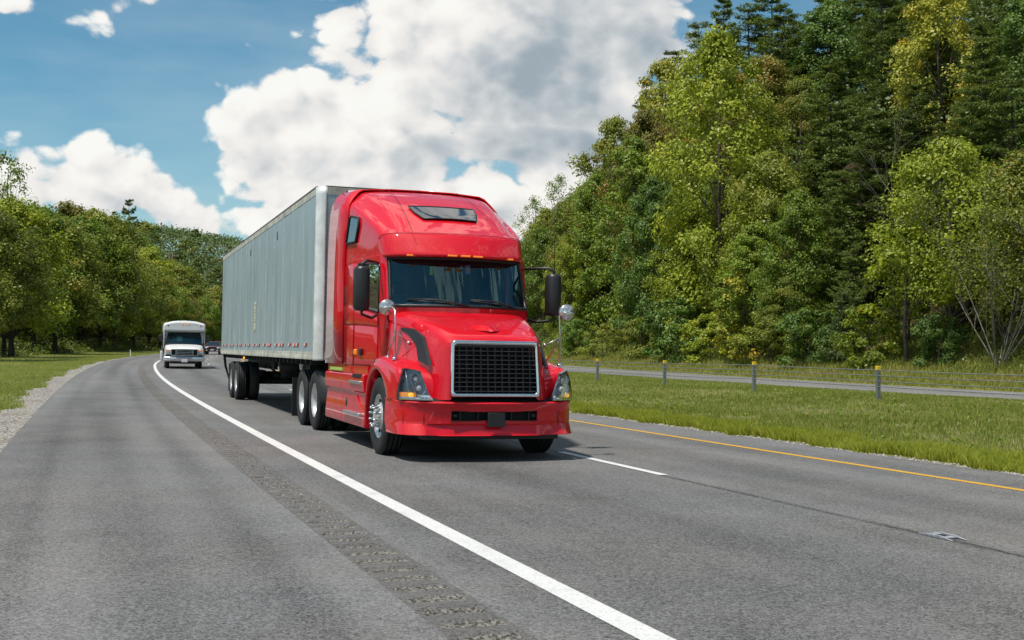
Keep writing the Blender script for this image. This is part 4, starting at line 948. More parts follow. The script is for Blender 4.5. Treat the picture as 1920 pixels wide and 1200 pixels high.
# ================================================================== VEHICLES
def wheel(parent, c, side, w=.28, r=.51, rim='rimdish', name='wheel', inner=False, simple=False):
    """wheel axis along x; side -1 means its outer face looks towards -x"""
    t = empty(name, c, (0, 0, 0), parent)
    h = w / 2; sd_ = side
    rr = r * .565
    prof = [(-h * .80, rr), (-h * .92, rr + .03), (-h * .98, r * .80), (-h * .93, r * .93), (-h * .82, r * .975), (-h * .76, r * .992)]
    gro = [-.62, -.28, .06, .34, .62] if not simple else []
    x = -h * .76
    top = [(-h * .76, r)]
    for a in (-.42, 0., .42):
        top += [(h * (a) - .010, r), (h * a - .008, r - .016), (h * a + .008, r - .016), (h * a + .010, r)]
    top += [(h * .76, r)]
    prof = prof + top + [(-p[0], p[1]) for p in prof[::-1]]
    m = MB(); m.lathe([(-sd_ * a * -1, b) for a, b in prof], 'x', n=44); m.build('tyre', M['rubber'], t, fix=True)
    if inner: return t
    m = MB(); o = sd_ * h   # outer face x
    if rim == 'front':
        m.lathe([(o * .78, rr + .015), (o * .84, rr - .005), (o * .55, rr - .03), (o * .45, rr * .82), (o * .62, rr * .60), (o * .80, rr * .52), (o * .84, rr * .36), (o * 1.15, rr * .34), (o * 1.22, rr * .28), (o * 1.24, .001)], 'x', n=40)
        m.lathe([(-o * .78, rr + .015), (0, rr - .04), (o * .45, rr * .8)], 'x', n=40)
        m.build('rim', M['rim'], t, fix=True)
        hm = MB()
        for i in range(10):
            a = 2 * pi * i / 10; cy, cz = rr * .72 * cos(a), rr * .72 * sin(a)
            hm.tube([(o * .535, cy, cz), (o * .56 + sd_ * .012, cy, cz)], .024, 10)
        hm.build('hand_hole', M['rimdark'], t)['kind'] = 'stuff'
        for i in range(10):
            a = 2 * pi * (i + .5) / 10; cy, cz = rr * .46 * cos(a), rr * .46 * sin(a)
            hm = MB(); hm.tube([(o * .7, cy, cz), (o * 1.25, cy, cz), (o * 1.45, cy, cz), (o * 1.55, cy, cz)], [.019, .019, .015, .005], 8); hm.build('lug_nut', M['chrome'], t)
    else:
        m.lathe([(o * .80, rr + .012), (o * .86, rr - .004), (o * .5, rr - .025), (-o * .25, rr - .04), (-o * .5, rr * .86), (-o * .62, rr * .62), (-o * .58, rr * .45), (-o * .1, rr * .40), (-o * .02, rr * .34), (o * .02, .001)], 'x', n=36)
        m.build('rim', M['rim'], t, fix=True)
        if not simple:
            hm = MB()
            for i in range(10):
                a = 2 * pi * (i + .5) / 10; hm.tube([(-o * .62, rr * .56 * cos(a), rr * .56 * sin(a)), (-o * .40, rr * .56 * cos(a), rr * .56 * sin(a))], .016, 6)
            hm.build('lug_nut', M['galv'], t)['kind'] = 'stuff'
    return t
def dual(parent, y, side, r=.51, xo=1.22, name='dual_wheel'):
    w = .27
    t = wheel(parent, (side * (xo - w / 2), y, r), side, w, r, 'dish', name)
    n = len(parent.children)
    m = MB(); h = w / 2; rr = r * .565
    m.lathe([(a + -side * .33, b) for a, b in [(-h * .8, rr), (-h, r * .82), (-h * .85, r * .97), (-h * .7, r), (h * .7, r), (h * .85, r * .97), (h, r * .82), (h * .8, rr)]], 'x', n=36); m.build('inner_tyre', M['rubber'], t, fix=True)
    return t

def semi_truck():
    T = empty('semi_truck', (-.20856, 14.5764, .001), (0, .016795, .343443))
    tag(T, 'red long nosed semi truck tractor with sleeper cab, pulling the grey trailer', 'semi truck', kind=None)
    red = M['red']
    # ---- roof fairing: lines run from the sun visor lip back to the rear of the roof
    Cn = [(0, 1.40, 2.69), (0, 1.53, 3.0), (0, 1.88, 3.13), (0, 2.25, 3.32), (0, 2.68, 3.53), (0, 3.2, 3.73), (0, 3.75, 3.89), (0, 4.7, 3.99)]
    A = [(.5, 1.49, 2.69), (.5, 1.62, 3.0), (.5, 1.96, 3.13), (.5, 2.31, 3.32), (.5, 2.73, 3.53), (.5, 3.24, 3.73), (.5, 3.78, 3.89), (.5, 4.7, 3.985)]
    Rr = [(.90, 1.70, 2.69), (.88, 1.78, 3.0), (.83, 2.02, 3.12), (.85, 2.40, 3.32), (.88, 2.80, 3.51), (.92, 3.28, 3.70), (.95, 3.74, 3.85), (.98, 4.7, 3.955)]
    R2 = [(.93, 1.73, 2.69), (.93, 1.82, 3.0), (.885, 2.10, 3.09), (.90, 2.47, 3.27), (.93, 2.86, 3.47), (.97, 3.33, 3.66), (1.0, 3.77, 3.82), (1.03, 4.7, 3.93)]
    Nn = [(.97, 1.79, 2.69), (.98, 1.89, 3.0), (.96, 2.12, 3.09), (.99, 2.50, 3.255), (1.03, 2.92, 3.42), (1.07, 3.33, 3.57), (1.10, 3.77, 3.73), (1.12, 4.7, 3.88)]
    S = [(1.02, 1.88, 2.69), (1.04, 1.98, 2.98), (1.055, 2.16, 3.10), (1.09, 2.52, 3.25), (1.13, 2.95, 3.40), (1.165, 3.34, 3.53), (1.185, 3.78, 3.66), (1.195, 4.7, 3.80)]
    S2 = [(1.035, 1.95, 2.69), (1.06, 2.05, 2.93), (1.08, 2.24, 3.03), (1.115, 2.58, 3.17), (1.155, 2.99, 3.31), (1.19, 3.37, 3.44), (1.205, 3.80, 3.57), (1.215, 4.7, 3.70)]
    B = [(1.05, 2.05, 2.69), (1.07, 2.15, 2.80), (1.09, 2.32, 2.80), (1.13, 2.65, 2.80), (1.165, 3.03, 2.80), (1.195, 3.40, 2.80), (1.21, 3.82, 2.80), (1.22, 4.7, 2.80)]
    B2 = [(1.055, 2.10, 2.685), (1.07, 2.2, 2.69), (1.095, 2.36, 2.69), (1.13, 2.68, 2.69), (1.165, 3.05, 2.69), (1.195, 3.42, 2.69), (1.21, 3.83, 2.69), (1.22, 4.7, 2.69)]
    def dense(line):   # hold the bend above the visor lip
        l = list(line); a, b = Vector(l[0]), Vector(l[1]) + Vector((0, .03, 0)); e = a.lerp(b, .14); g = a.lerp(b, .74)
        c = Vector(l[1]).lerp(Vector(l[2]), .18)
        return [tuple(a), tuple(e), tuple(g + Vector((0, .012, 0))), tuple(b + Vector((0, .03, .0))), tuple(c + Vector((0, .03, .0)))] + l[2:]
    lines = [dense(x) for x in (Cn, A, Rr, R2, Nn, S, S2, B, B2)]
    G = mirror_x([[lines[j][i] for j in range(len(lines))] for i in range(len(lines[0]))])
    lip = [(p[0] * .97, p[1] + .10, p[2] - .015) for p in G[0]]
    G = [[(p[0] * .9, p[1] + .22, p[2] + .03) for p in G[0]], lip] + G
    m = MB(); m.grid(G); m.build('roof_fairing', red, T, sub=2, fix=True)
    # recess seam lines of the fairing, thin dark joints following its surface
    seam = [[(p[0] * 1.002, p[1] - .004, p[2] + .002) for p in G[k_]] for k_ in (6,)]
    for ln in seam:
        m = MB(); m.tube(ln[2:-2], .0035, 4); m.build('panel_gap', M['gap'], T)
    for sg in (-1, 1):
        m = MB(); m.tube([(sg * x, y, z + .004) for x, y, z in [(.70, 1.62, 3.02), (.68, 1.86, 3.125), (.63, 2.3, 3.325), (.60, 2.74, 3.53), (.58, 3.24, 3.735), (.57, 3.78, 3.9)]], .0028, 4); m.build('panel_gap', M['gap'], T)
    # ---- cab shell
    def sx_(y): return 1.04 + (y - 1.75) * .11 if y < 3.2 else 1.2
    m = MB()
    for sg in (-1, 1):
        # lower wall, rear wall strip, header and pillar round the door window
        def wall(y0, z0a, z1a, y1, z0b, z1b, off=0.):
            a, b = sg * (sx_(y0) + off), sg * (sx_(y1) + off)
            q = [(a, y0, z0a), (b, y1, z0b), (b, y1, z1b), (a, y0, z1a)]
            inn = [(p[0] - sg * .05, p[1], p[2]) for p in q]
            m.add(q + inn, [(0, 1, 2, 3)[::-sg], (4, 5, 6, 7)[::sg], (0, 4, 5, 1), (1, 5, 6, 2), (2, 6, 7, 3), (3, 7, 4, 0)])
        wall(1.72, 1.05, 1.90, 1.99, 1.05, 1.90); wall(1.99, 1.05, 1.90, 2.9, 1.05, 2.02); wall(2.9, 1.05, 2.72, 3.2, 1.05, 2.72); wall(3.2, 1.05, 2.72, 4.95, 1.05, 2.72)
        wall(1.99, 2.60, 2.72, 2.9, 2.66, 2.72)
        wall(1.72, 1.90, 1.93, 1.99, 1.90, 2.60)
        # A pillar: from beside the window to the windscreen edge
        q = [(sg * 1.035, 1.70, 1.90), (sg * 1.065, 1.99, 1.90), (sg * 1.065, 1.99, 2.72), (sg * 1.0, 1.93, 2.72), (sg * .985, 1.92, 2.66), (sg * 1.005, 1.66, 2.0)]
        m.add(q, [(0, 1, 2, 3, 4, 5)[::-sg]])
    # cowl below the windscreen and the back wall
    cow = [[(x * 1.0, 1.66 - .36 * (1 - (x / 1.0) ** 2), z) for x in np.linspace(-1.0, 1.0, 13)] for z in (1.80, 2.0)]
    m.grid(cow)
    m.box((-1.15, 4.90, .95), (1.15, 4.94, 3.7)); m.box((-1.15, 1.75, .95), (1.15, 4.92, 1.0))
    m.build('cab', red, T, bevel=.006)
    # rear sleeper side skins already part of cab; dark liner inside
    m = MB(); m.box((-1.10, 4.6, 1.1), (1.10, 4.64, 3.0)); m.box((-1.08, 1.8, 1.04), (1.08, 4.6, 1.1)); m.box((-1.0, 2.0, 2.66), (1.0, 4.6, 2.70))
    for sg in (-1, 1): m.box((sg * 1.08 - .01, 2.92, 1.1), (sg * 1.08 + .01, 4.6, 2.66))
    m.box((-1.0, 3.2, 1.1), (-.35, 3.26, 2.66)); m.box((.35, 3.2, 1.1), (1.0, 3.26, 2.66))
    m.build('cab_liner', M['interior'], T)
    # ---- windscreen
    def ws(xf, t, off=0.):
        hw = .985 * (1 - t) + .955 * t; x = xf * hw
        yb = 1.655 - .34 * (1 - xf ** 2); yt = 1.92 - .30 * (1 - xf ** 2)
        return (x, yb * (1 - t) + yt * t + off, 2.0 * (1 - t) + 2.675 * t)
    m = MB(); m.grid([[ws(a, t, .0) for a in np.linspace(-1, 1, 17)] for t in np.linspace(0, 1, 5)]); m.build('windshield', M['wglass'], T)
    m = MB(); e = .028
    rim_pts = [ws(a, .0, -.006) for a in np.linspace(-1, 1, 15)] + [ws(1, t, -.006) for t in np.linspace(0, 1, 6)][1:] + [ws(a, 1, -.006) for a in np.linspace(1, -1, 15)][1:] + [ws(-1, t, -.006) for t in np.linspace(1, 0, 6)][1:]
    m.tube(rim_pts, .026, 6); m.build('windshield_seal', M['black_plastic'], T)
    m = MB(); m.grid([[ws(a * .99, t, .03) for a in np.linspace(-1, 1, 13)] for t in (.86 , 1.0)]); m.build('header_panel', M['black'], T)
    # ---- interior seen through the glass
    m = MB(); m.grid([[(x, 1.78 - .34 * (1 - x * x) + d, z) for x in np.linspace(-1, 1, 11)] for d, z in ((-.06, 2.0), (.12, 2.03), (.42, 2.0), (.46, 1.7))]); m.build('dashboard', M['dash'], T)
    for sx in (-.55, .55):
        st = empty('seat', (sx, 2.75, 1.2), (0, 0, 0), T)
        MB().box((-.24, -.25, .0), (.24, .25, .35)).build('cushion', M['seat'], st, bevel=.05)
        MB().box((-.23, .2, .3), (.23, .34, 1.0)).build('backrest', M['seat'], st, bevel=.05)
        MB().box((-.13, .22, 1.02), (.13, .31, 1.22)).build('headrest', M['seat'], st, bevel=.04)
    m = MB(); m.tube([(.55 + .22 * cos(a), 2.18 + .10 * sin(a), 2.02 + .17 * sin(a)) for a in np.linspace(0, 2 * pi, 25)], .014, 6, cap=False); m.tube([(.34, 2.18, 2.02), (.76, 2.18, 2.02)], .012, 5)
    m.build('steering_wheel', M['black_plastic'], T)
    for xx, mt, nm, w_, zz, hh in ((-.42, 'yellow', 'air_freshener', .045, 2.50, .12), (.10, 'bluesticker', 'sticker', .07, 2.53, .12), (.01, 'papers', 'sticker', .04, 2.58, .07), (-.33, 'papers', 'dashboard_papers', .14, 2.07, .05)):
        t_ = (zz - 2.0) / .675; p = ws(xx / .97, t_, .05)
        MB().box((p[0] - w_ / 2, p[1], zz - hh / 2), (p[0] + w_ / 2, p[1] + .01, zz + hh / 2)).build(nm, M[mt], T)
    for xx in (-.72, -.50):
        m = MB(); p = ws(xx, .03, .06); m.sphere((p[0], p[1] + .12, 2.0), .1, 12, 6, (1, 1, .5)); m.build('paper_cup', M['plate'], T)
    for sg in (-1, 1):
        m = MB(); m.box((sg * .5 - .32, 2.0, 2.46), (sg * .5 + .32, 2.03, 2.64)); m.build('sun_visor', M['black'], T)
    # wipers
    for xa, xb in ((.02, -.80), (.78, .06)):
        m = MB(); p0 = Vector(ws(xa, .0, -.05)); p1 = Vector(ws((xa * .45 + xb * .55), .13, -.05)); p2 = Vector(ws(xb, .14, -.045))
        m.tube([p0, p0.lerp(p1, .5) + Vector((0, -.01, .01)), p1, p2], [.016, .012, .011, .008], 6); m.tube([p0.lerp(p1, .55) + Vector((0, .01, -.01)), p2 + Vector((0, .012, -.014))], .008, 5)
        m.build('wiper', M['black_plastic'], T)
    # ---- marker lamps under the visor lip
    for x in (-.71, -.185, 0.0, .185, .71):
        yy = 1.40 + .37 * (x / .9) ** 2
        L = MB(); 
        for dx in (-.045, 0, .045): L.box((x + dx - .018, yy - .022, 2.690), (x + dx + .018, yy + .03, 2.712))
        L.build('marker_light', M['amber'], T, bevel=.004)
    # ---- side doors and glass
    for sg in (-1, 1):
        X = lambda y, o=0.: sg * (sx_(y) + o)
        d = empty('door', (0, 0, 0), (0, 0, 0), T)
        m = MB()
        def pan(ys, zl, zh, off=.008):
            g0 = [(X(y, off), y, z) for y, z in zip(ys, zl)]; g1 = [(X(y, off), y, z) for y, z in zip(ys, zh)]
            m.grid([g0, g1], False)
        pan([2.02, 2.2, 2.5, 2.9, 3.2, 3.70], [1.175] * 6, [1.70, 1.715, 1.73, 1.745, 1.75, 1.755]); pan([2.02, 2.2, 2.5, 2.9, 3.2, 3.70], [1.725, 1.74, 1.755, 1.77, 1.775, 1.78], [1.86, 1.90, 1.94, 2.0, 2.05, 2.05], .014)
        pan([2.94, 3.2, 3.70], [2.0, 2.04, 2.04], [2.66, 2.66, 2.66], .010)
        m.build('door_skin', red, d, solid=.02, fix=True, bevel=.006)
        m = MB(); m.add([(X(2.01, -.02), 2.01, 1.93), (X(2.88, -.02), 2.88, 2.04), (X(2.88, -.02), 2.88, 2.64), (X(2.01, -.02), 2.01, 2.59)], [(0, 1, 2, 3)]); m.build('window', M['sglass'], d)
        m = MB(); pts = [(X(y, .0), y, z) for y, z in ((2.0, 1.92), (2.89, 2.03), (2.89, 2.65), (2.0, 2.595), (2.0, 1.92))]; m.tube(pts, .016, 6); m.build('window_frame', M['black_plastic'], d)
        m = MB(); m.box((X(3.0) - .03, 2.74, 2.04), (X(3.0) + .02 * 1, 2.79, 2.64)); m.build('window_divider', M['black_plastic'], d)
        m = MB(); m.box((min(X(2.75), X(2.75, .035)), 2.62, 1.31), (max(X(2.75), X(2.75, .035)), 2.77, 1.41)); m.build('handle', M['black_plastic'], d, bevel=.01)
        m = MB(); m.box((min(X(2.95), X(2.95, .03)), 2.90, 1.32), (max(X(2.95), X(2.95, .03)), 3.03, 1.40)); m.build('side_marker_lamp', M['amber'], d, bevel=.01)
        for pl in ([(X(3.72, .012), 3.725, 1.17), (X(3.72, .012), 3.725, 2.68)], [(X(2.0, .010), 2.0, 1.17), (X(2.0, .010), 2.0, 1.90)], [(X(2.0, .01), 2.0, 1.165), (X(2.9, .01), 2.9, 1.165), (X(3.72, .012), 3.72, 1.165)], [(X(3.05, .014), 3.05, 1.17), (X(3.05, .014), 3.05, 2.03), (X(2.92, .012), 2.92, 2.05), (X(2.92, .012), 2.92, 2.66)]):
            m = MB(); m.tube(pl, .0055, 4); m.build('door_gap', M['gap'], d)
        # dark joint below the door
        m = MB(); m.box((min(X(2.1, -.03), X(2.1, .004)), 2.15, 1.10), (max(X(2.1, -.03), X(2.1, .004)) if sg > 0 else X(2.1, -.03), 3.2, 1.165)); 
        # ---- sleeper window
        t_ = empty('sleeper_window', (0, 0, 0), (0, 0, 0), T)
        q = [(3.62, 3.0), (3.08, 2.985), (2.97, 3.22), (2.99, 3.33), (3.42, 3.40), (3.5, 3.38)]
        xs = lambda y, z: sg * (1.175 + (y - 3.0) * .055 - max(0, z - 2.9) * .045)
        m = MB(); m.add([(xs(y, z) + sg * .012, y, z) for y, z in q], [tuple(range(6))]); m.build('pane', M['dglass'], t_)
        m = MB(); pts = [(xs(y, z) + sg * .012, y, z) for y, z in q + q[:1]]; m.tube(pts, .018, 6); m.build('frame', M['chassis'], t_)
        # ---- side extender behind the sleeper
        m = MB()
        ex = [(3.74, 1.17, 1.225), (5.05, 1.17, 1.235), (5.02, 2.2, 1.235), (4.95, 3.2, 1.215), (4.86, 3.72, 1.17), (4.78, 3.93, 1.08), (4.74, 3.975, 1.0), (3.82, 3.90, .985), (3.60, 3.76, 1.11), (3.46, 3.50, 1.195), (3.50, 3.2, 1.225), (3.74, 2.69, 1.225)]
        outer = [(sg * x, y, z) for y, z, x in ex]; 
        cen = (sg * 1.228, 4.3, 2.4)
        G0 = [(sg * 1.226, 3.74, 1.17), (sg * 1.226, 3.74, 2.0), (sg * 1.227, 3.70, 2.75), (sg * 1.222, 3.62, 3.15), (sg * 1.213, 3.58, 3.44), (sg * 1.195, 3.59, 3.60), (sg * 1.12, 3.66, 3.715), (sg * 1.02, 3.71, 3.825), (sg * .94, 3.74, 3.865), (sg * .5, 3.79, 3.905), (0, 3.79, 3.91)]
        G1 = [(sg * 1.235, 5.05, 1.17), (sg * 1.235, 5.03, 2.0), (sg * 1.237, 5.0, 2.75), (sg * 1.235, 4.96, 3.25), (sg * 1.225, 4.93, 3.55), (sg * 1.20, 4.90, 3.73), (sg * 1.14, 4.87, 3.86), (sg * 1.06, 4.84, 3.94), (sg * .96, 4.82, 3.985), (sg * .5, 4.8, 4.015), (0, 4.8, 4.02)]
        Gm = [tuple((a + b) / 2 for a, b in zip(p, q_)) for p, q_ in zip(G0, G1)]
        m.grid([G0, Gm, G1]); m.build('side_extender', red, T, solid=.02, fix=True)
        m = MB(); m.box((sg * 1.19 - .03, 3.75, 1.07), (sg * 1.19 + .03, 4.7, 1.115)); m.build('reflective_strip', M['lime'], T)
        m = MB(); m.box((sg * 1.17 - .01, 2.12, 1.03), (sg * 1.17 + .01, 3.75, 1.16)); m.build('rocker_panel', red, T)
        # ---- lower side fairing, two panels with steps
        for y0, y1 in ((2.20, 3.785), (3.80, 5.08)):
            f_ = empty('side_fairing', (0, 0, 0), (0, 0, 0), T)
            xo = lambda v: sg * v
            prof = [(1.10, 1.05), (1.20, 1.045), (1.222, 1.02), (1.226, .93), (1.215, .80), (1.185, .775), (1.18, .74), (1.20, .55), (1.215, .33), (1.20, .295), (1.12, .29)]
            yy0, yy1 = y0, y1
            Gf = []
            for t in (0, .02, .5, .98, 1):
                Gf.append([(xo(x), yy0 + (yy1 - yy0) * t - (.04 * (1.05 - z) if y0 < 3 and t < .1 else 0), z - (.0)) for x, z in prof])
            m = MB(); m.grid(Gf, False)
            m.add(Gf[0], [tuple(range(len(prof)))]); m.add(Gf[-1], [tuple(range(len(prof)))])
            m.build('panel', red, f_, bevel=.006, fix=True)
            if y0 < 3:
                MB().box((min(xo(1.19), xo(1.232)), 2.36, .985), (max(xo(1.19), xo(1.232)), 2.92, 1.045)).build('step_pocket', M['black'], f_, bevel=.01)
                MB().box((min(xo(1.12), xo(1.245)), 2.34, .90), (max(xo(1.12), xo(1.245)), 3.10, .945)).build('step', M['alu'], f_, bevel=.008)
                m = MB(); m.prism([(2.30, .52), (3.46, .52), (3.30, .70), (2.75, .73)], 'x', xo(1.192), xo(1.204)); m.build('step_recess', M['red'], f_)
                MB().box((min(xo(1.08), xo(1.26)), 2.32, .445), (max(xo(1.08), xo(1.26)), 3.46, .49)).build('step', M['alu'], f_, bevel=.008)
                m = MB(); m.tube([(xo(1.17), 3.43, .60), (xo(1.205), 3.43, .60)], .065, 16); o = m.build('latch_hole', M['black_plastic'], f_)
    # ---- hood
    rows = [
     [(0, .13, 1.44), (.40, .135, 1.44), (.50, .135, 1.44), (.525, .13, 1.40), (.535, .11, 1.25), (.545, .09, 1.03), (.55, .07, .78)],
     [(0, .085, 1.49), (.40, .09, 1.49), (.545, .10, 1.485), (.580, .105, 1.45), (.592, .10, 1.27), (.603, .07, 1.04), (.612, .05, .78)],
     [(0, .082, 1.525), (.40, .087, 1.525), (.570, .105, 1.52), (.612, .125, 1.48), (.628, .135, 1.29), (.645, .125, 1.05), (.66, .095, .78)],
     [(0, .13, 1.585), (.40, .14, 1.585), (.59, .18, 1.575), (.655, .215, 1.525), (.70, .25, 1.31), (.735, .25, 1.05), (.775, .22, .78)],
     [(0, .22, 1.615), (.40, .23, 1.615), (.62, .27, 1.61), (.69, .31, 1.555), (.75, .36, 1.33), (.80, .38, 1.06), (.85, .38, .80)],
     [(0, .55, 1.725), (.38, .55, 1.71), (.665, .57, 1.735), (.745, .60, 1.665), (.81, .66, 1.42), (.86, .70, 1.15), (.90, .72, .95)],
     [(0, .95, 1.84), (.42, .96, 1.815), (.76, 1.0, 1.84), (.84, 1.04, 1.76), (.89, 1.08, 1.48), (.93, 1.1, 1.18), (.96, 1.1, .95)],
     [(0, 1.27, 1.925), (.45, 1.33, 1.915), (.87, 1.55, 1.93), (.955, 1.62, 1.85), (1.0, 1.72, 1.55), (1.03, 1.75, 1.2), (1.04, 1.75, .95)],
     [(0, 1.36, 1.93), (.45, 1.42, 1.925), (.88, 1.60, 1.93), (.975, 1.68, 1.85), (1.025, 1.78, 1.55), (1.045, 1.8, 1.2), (1.05, 1.8, .95)]]
    m = MB(); m.grid(mirror_x(rows)); m.build('hood', red, T, sub=2, fix=True)
    # raised centre crease near the front edge of the hood
    m = MB(); m.grid([[(-.22, .62, 1.735), (-.05, .50, 1.745), (0, .42, 1.715), (.05, .50, 1.745), (.22, .62, 1.735)], [(-.16, .34, 1.652), (-.05, .27, 1.66), (0, .25, 1.64), (.05, .27, 1.66), (.16, .34, 1.652)]]); m.build('hood_crest', red, T, sub=2)
    # air intakes on the hood flanks
    for sg in (-1, 1):
        out_ = [(1.33, 1.70), (.93, 1.675), (.62, 1.565), (.30, 1.205), (.62, 1.26), (.78, 1.475), (1.05, 1.60), (1.30, 1.655)]
        def fx(y, z):  # flank surface
            a = np.interp(y, [.3, .6, 1.05, 1.7], [.755, .812, .885, .985]); return sg * (a + (1.45 - z) * np.interp(y, [.3, 1.7], [.17, .10]) + .016)
        m = MB(); n_ = len(out_); V = [(fx(y, z), y, z) for y, z in out_] + [(fx(y, z) - sg * .05, y, z) for y, z in out_]
        m.add(V, [tuple(range(n_)), tuple(range(n_, 2 * n_))[::-1]] + [(i, (i + 1) % n_, (i + 1) % n_ + n_, i + n_) for i in range(n_)]); m.build('air_intake', M['black_plastic'], T)
    # ---- fenders
    top = [(2.14, .32), (2.14, .62), (2.12, .95), (2.0, 1.18), (1.78, 1.285), (1.5, 1.295), (1.15, 1.26), (.80, 1.215), (.52, 1.175), (.40, 1.155), (.40, .98), (.42, .77)]
    arch = [(2.09, .32), (2.09, .55), (2.03, .80), (1.90, .99), (1.72, 1.10), (1.50, 1.145), (1.28, 1.11), (1.08, 1.01), (.96, .90), (.90, .82), (.87, .79), (.86, .77)]
    for sg in (-1, 1):
        m = MB()
        inner = [(y, z) for y, z in arch]
        fr = [0] * 8 + [.0, .0, .0, .0]
        G = [[(sg * 1.10, y, z - .005) for y, z in arch], [(sg * 1.205, y, z) for y, z in arch], [(sg * 1.222, y - .0, z + .015) for y, z in arch],
             [(sg * 1.222, y * .55 + yt * .45, z * .55 + zt * .45) for (y, z), (yt, zt) in zip(arch, top)],
             [(sg * 1.195, y * .5 + yt * .5, z * .5 + zt * .5) for (y, z), (yt, zt) in zip(arch, top)],
             [(sg * 1.185, y * .12 + yt * .88, z * .12 + zt * .88) for (y, z), (yt, zt) in zip(arch, top)],
             [(sg * 1.15, y, z) for y, z in top]]
        topin = [(2.12, .5), (2.12, .8), (2.05, 1.05), (1.95, 1.24), (1.76, 1.325), (1.5, 1.335), (1.15, 1.30), (.80, 1.255), (.55, 1.19), (.44, 1.12), (.42, .98), (.42, .77)]
        G.append([(sg * (1.05 - .0 * i), y, z) for i, (y, z) in enumerate(topin)])
        wall_ = [(.98, 2.05, .7), (.98, 2.02, .9), (.99, 1.98, 1.1), (.99, 1.9, 1.26), (.985, 1.74, 1.31), (.94, 1.5, 1.325), (.90, 1.15, 1.30), (.84, .80, 1.25), (.79, .48, 1.17), (.74, .30, 1.09), (.70, .22, .95), (.67, .18, .77)]
        G.append([(sg * x, y, z) for x, y, z in wall_])
        m.grid(G); m.build('fender', red, T, sub=1, fix=True)
        # wheel housing
        m = MB(); m.grid([[(sg * .55, y, z) for y, z in arch], [(sg * 1.11, y, z + .004) for y, z in arch]]); m.box((sg * .5 - .01, .6, .35), (sg * .5 + .01, 2.2, 1.2)); m.box((min(sg * .5, sg * 1.12), 2.10, .35), (max(sg * .5, sg * 1.12), 2.13, 1.2)); m.build('wheel_housing', M['black'], T)
        # ---- headlight
        hl = empty('headlight', (0, 0, 0), (0, 0, 0), T)
        def hp(a, t, o=0.):   # a: 0 outer .. 1 inner, t: 0 bottom .. 1 top
            xo_, xi = 1.175 - .07 * t ** 2.5, (.80 * (1 - t) + .93 * t)
            x = xo_ * (1 - a) + xi * a
            ybk = .46 + .04 * t
            y = ybk - (ybk - (.205 + .05 * t)) * sin(min(1, a * 1.05) * pi / 2) - .085 + o
            zt = 1.165 - .045 * a ** 2 * 1.0; z = .775 * (1 - t) + zt * t - (0 if t < .99 else 0)
            return (sg * x, y, z)
        A_ = np.linspace(0, 1, 9)
        m = MB(); m.grid([[hp(a, t, -.035) for a in A_] for t in np.linspace(0, 1, 6)]); m.build('lens', M['lens'], hl)
        m = MB(); m.grid([[hp(a, t, .055) for a in A_] for t in (0, .5, 1)]); m.grid([[hp(a, 0, -.03) for a in A_], [hp(a, 0, .075) for a in A_]]); m.grid([[hp(a, 1, -.03) for a in A_], [hp(a, 1, .075) for a in A_]]); m.build('housing', M['lampbody'], hl)
        m = MB(); m.grid([[hp(0, t, o_) for t in np.linspace(0, 1, 5)] for o_ in (-.035, .0, .10, .20)]); m.build('side_wall', M['black_plastic'], hl)
        m = MB(); m.grid([[hp(a, .02, -.032 + d) for a in A_] for d in (0,)] + [[hp(a, .10, -.02) for a in A_]], False); m.grid([[hp(a, .0, -.04) for a in A_], [hp(a, .05, -.042) for a in A_]]); m.build('bezel', M['chrome'], hl)
        for (a, t, rad) in ((.60, .70, .068), (.66, .40, .092)):
            c = hp(a, t, .05); m = MB(); m.lathe([(c[1] - .045, rad), (c[1] - .01, rad * .93), (c[1] + .02, rad * .7), (c[1] + .03, .002)], 'y', (c[0], 0, c[2]), 20); m.build('reflector', M['reflector'], hl)
            m = MB(); m.sphere((c[0], c[1] - .012, c[2]), rad * .42, 12, 8); m.build('bulb', M['plate'], hl)
        c0 = [hp(a, .13, .0) for a in (.12, .3, .48)]; m = MB()
        m.grid([[hp(a, t, .012) for a in np.linspace(.04, .52, 5)] for t in (.07, .24)]); m.build('turn_signal', M['amber'], hl)
        c = hp(.36, .155, -.005); m = MB(); m.sphere(c, .036, 12, 8, (1, .5, .8)); m.build('turn_bulb', M['amberlamp'], hl)
        m = MB(); m.grid([[hp(a, t, .012) for a in np.linspace(.56, .98, 5)] for t in (.06, .17)]); m.build('marker_strip', M['chrome'], hl)
        m = MB(); m.tube([hp(.30, .25, -.01), hp(.12, .93, -.01)], .006, 5); m.build('trim', M['alu'], hl)
    # ---- grille
    gr = empty('grille', (0, .03, .80), (0, 0, 0), T)
    def gy(z): return .035 - .03 + (z - .80) * .10
    def gp_(x, z, o=0.): return (x, gy(z) - .03 + o + .02 * (x / .6) ** 2, z - .80)
    frame_o = [(-.595, .02), (.595, .02), (.575, .73), (-.575, .73)]
    def rr_poly(pts, rad, n=4):
        out = []; k_ = len(pts)
        for i in range(k_):
            p = Vector(pts[i]); a = (Vector(pts[i - 1]) - p).normalized(); b = (Vector(pts[(i + 1) % k_]) - p).normalized()
            for j in range(n + 1):
                t = j / n; q0 = p + a * rad; q1 = p + b * rad
                out.append(((1 - t) ** 2 * q0 + 2 * t * (1 - t) * p + t * t * q1))
        return out
    o1 = rr_poly(frame_o, .055); 
    def inset(pts, d):
        cx, cz = 0, .375; return [Vector((p[0] - math_copysign(min(abs(p[0]), d), p[0]), p[1] - math_copysign(d, p[1] - cz))) for p in pts]
    from math import copysign as math_copysign
    i1 = rr_poly([(-.548, .07), (.548, .07), (.530, .675), (-.530, .675)], .04)
    G = []
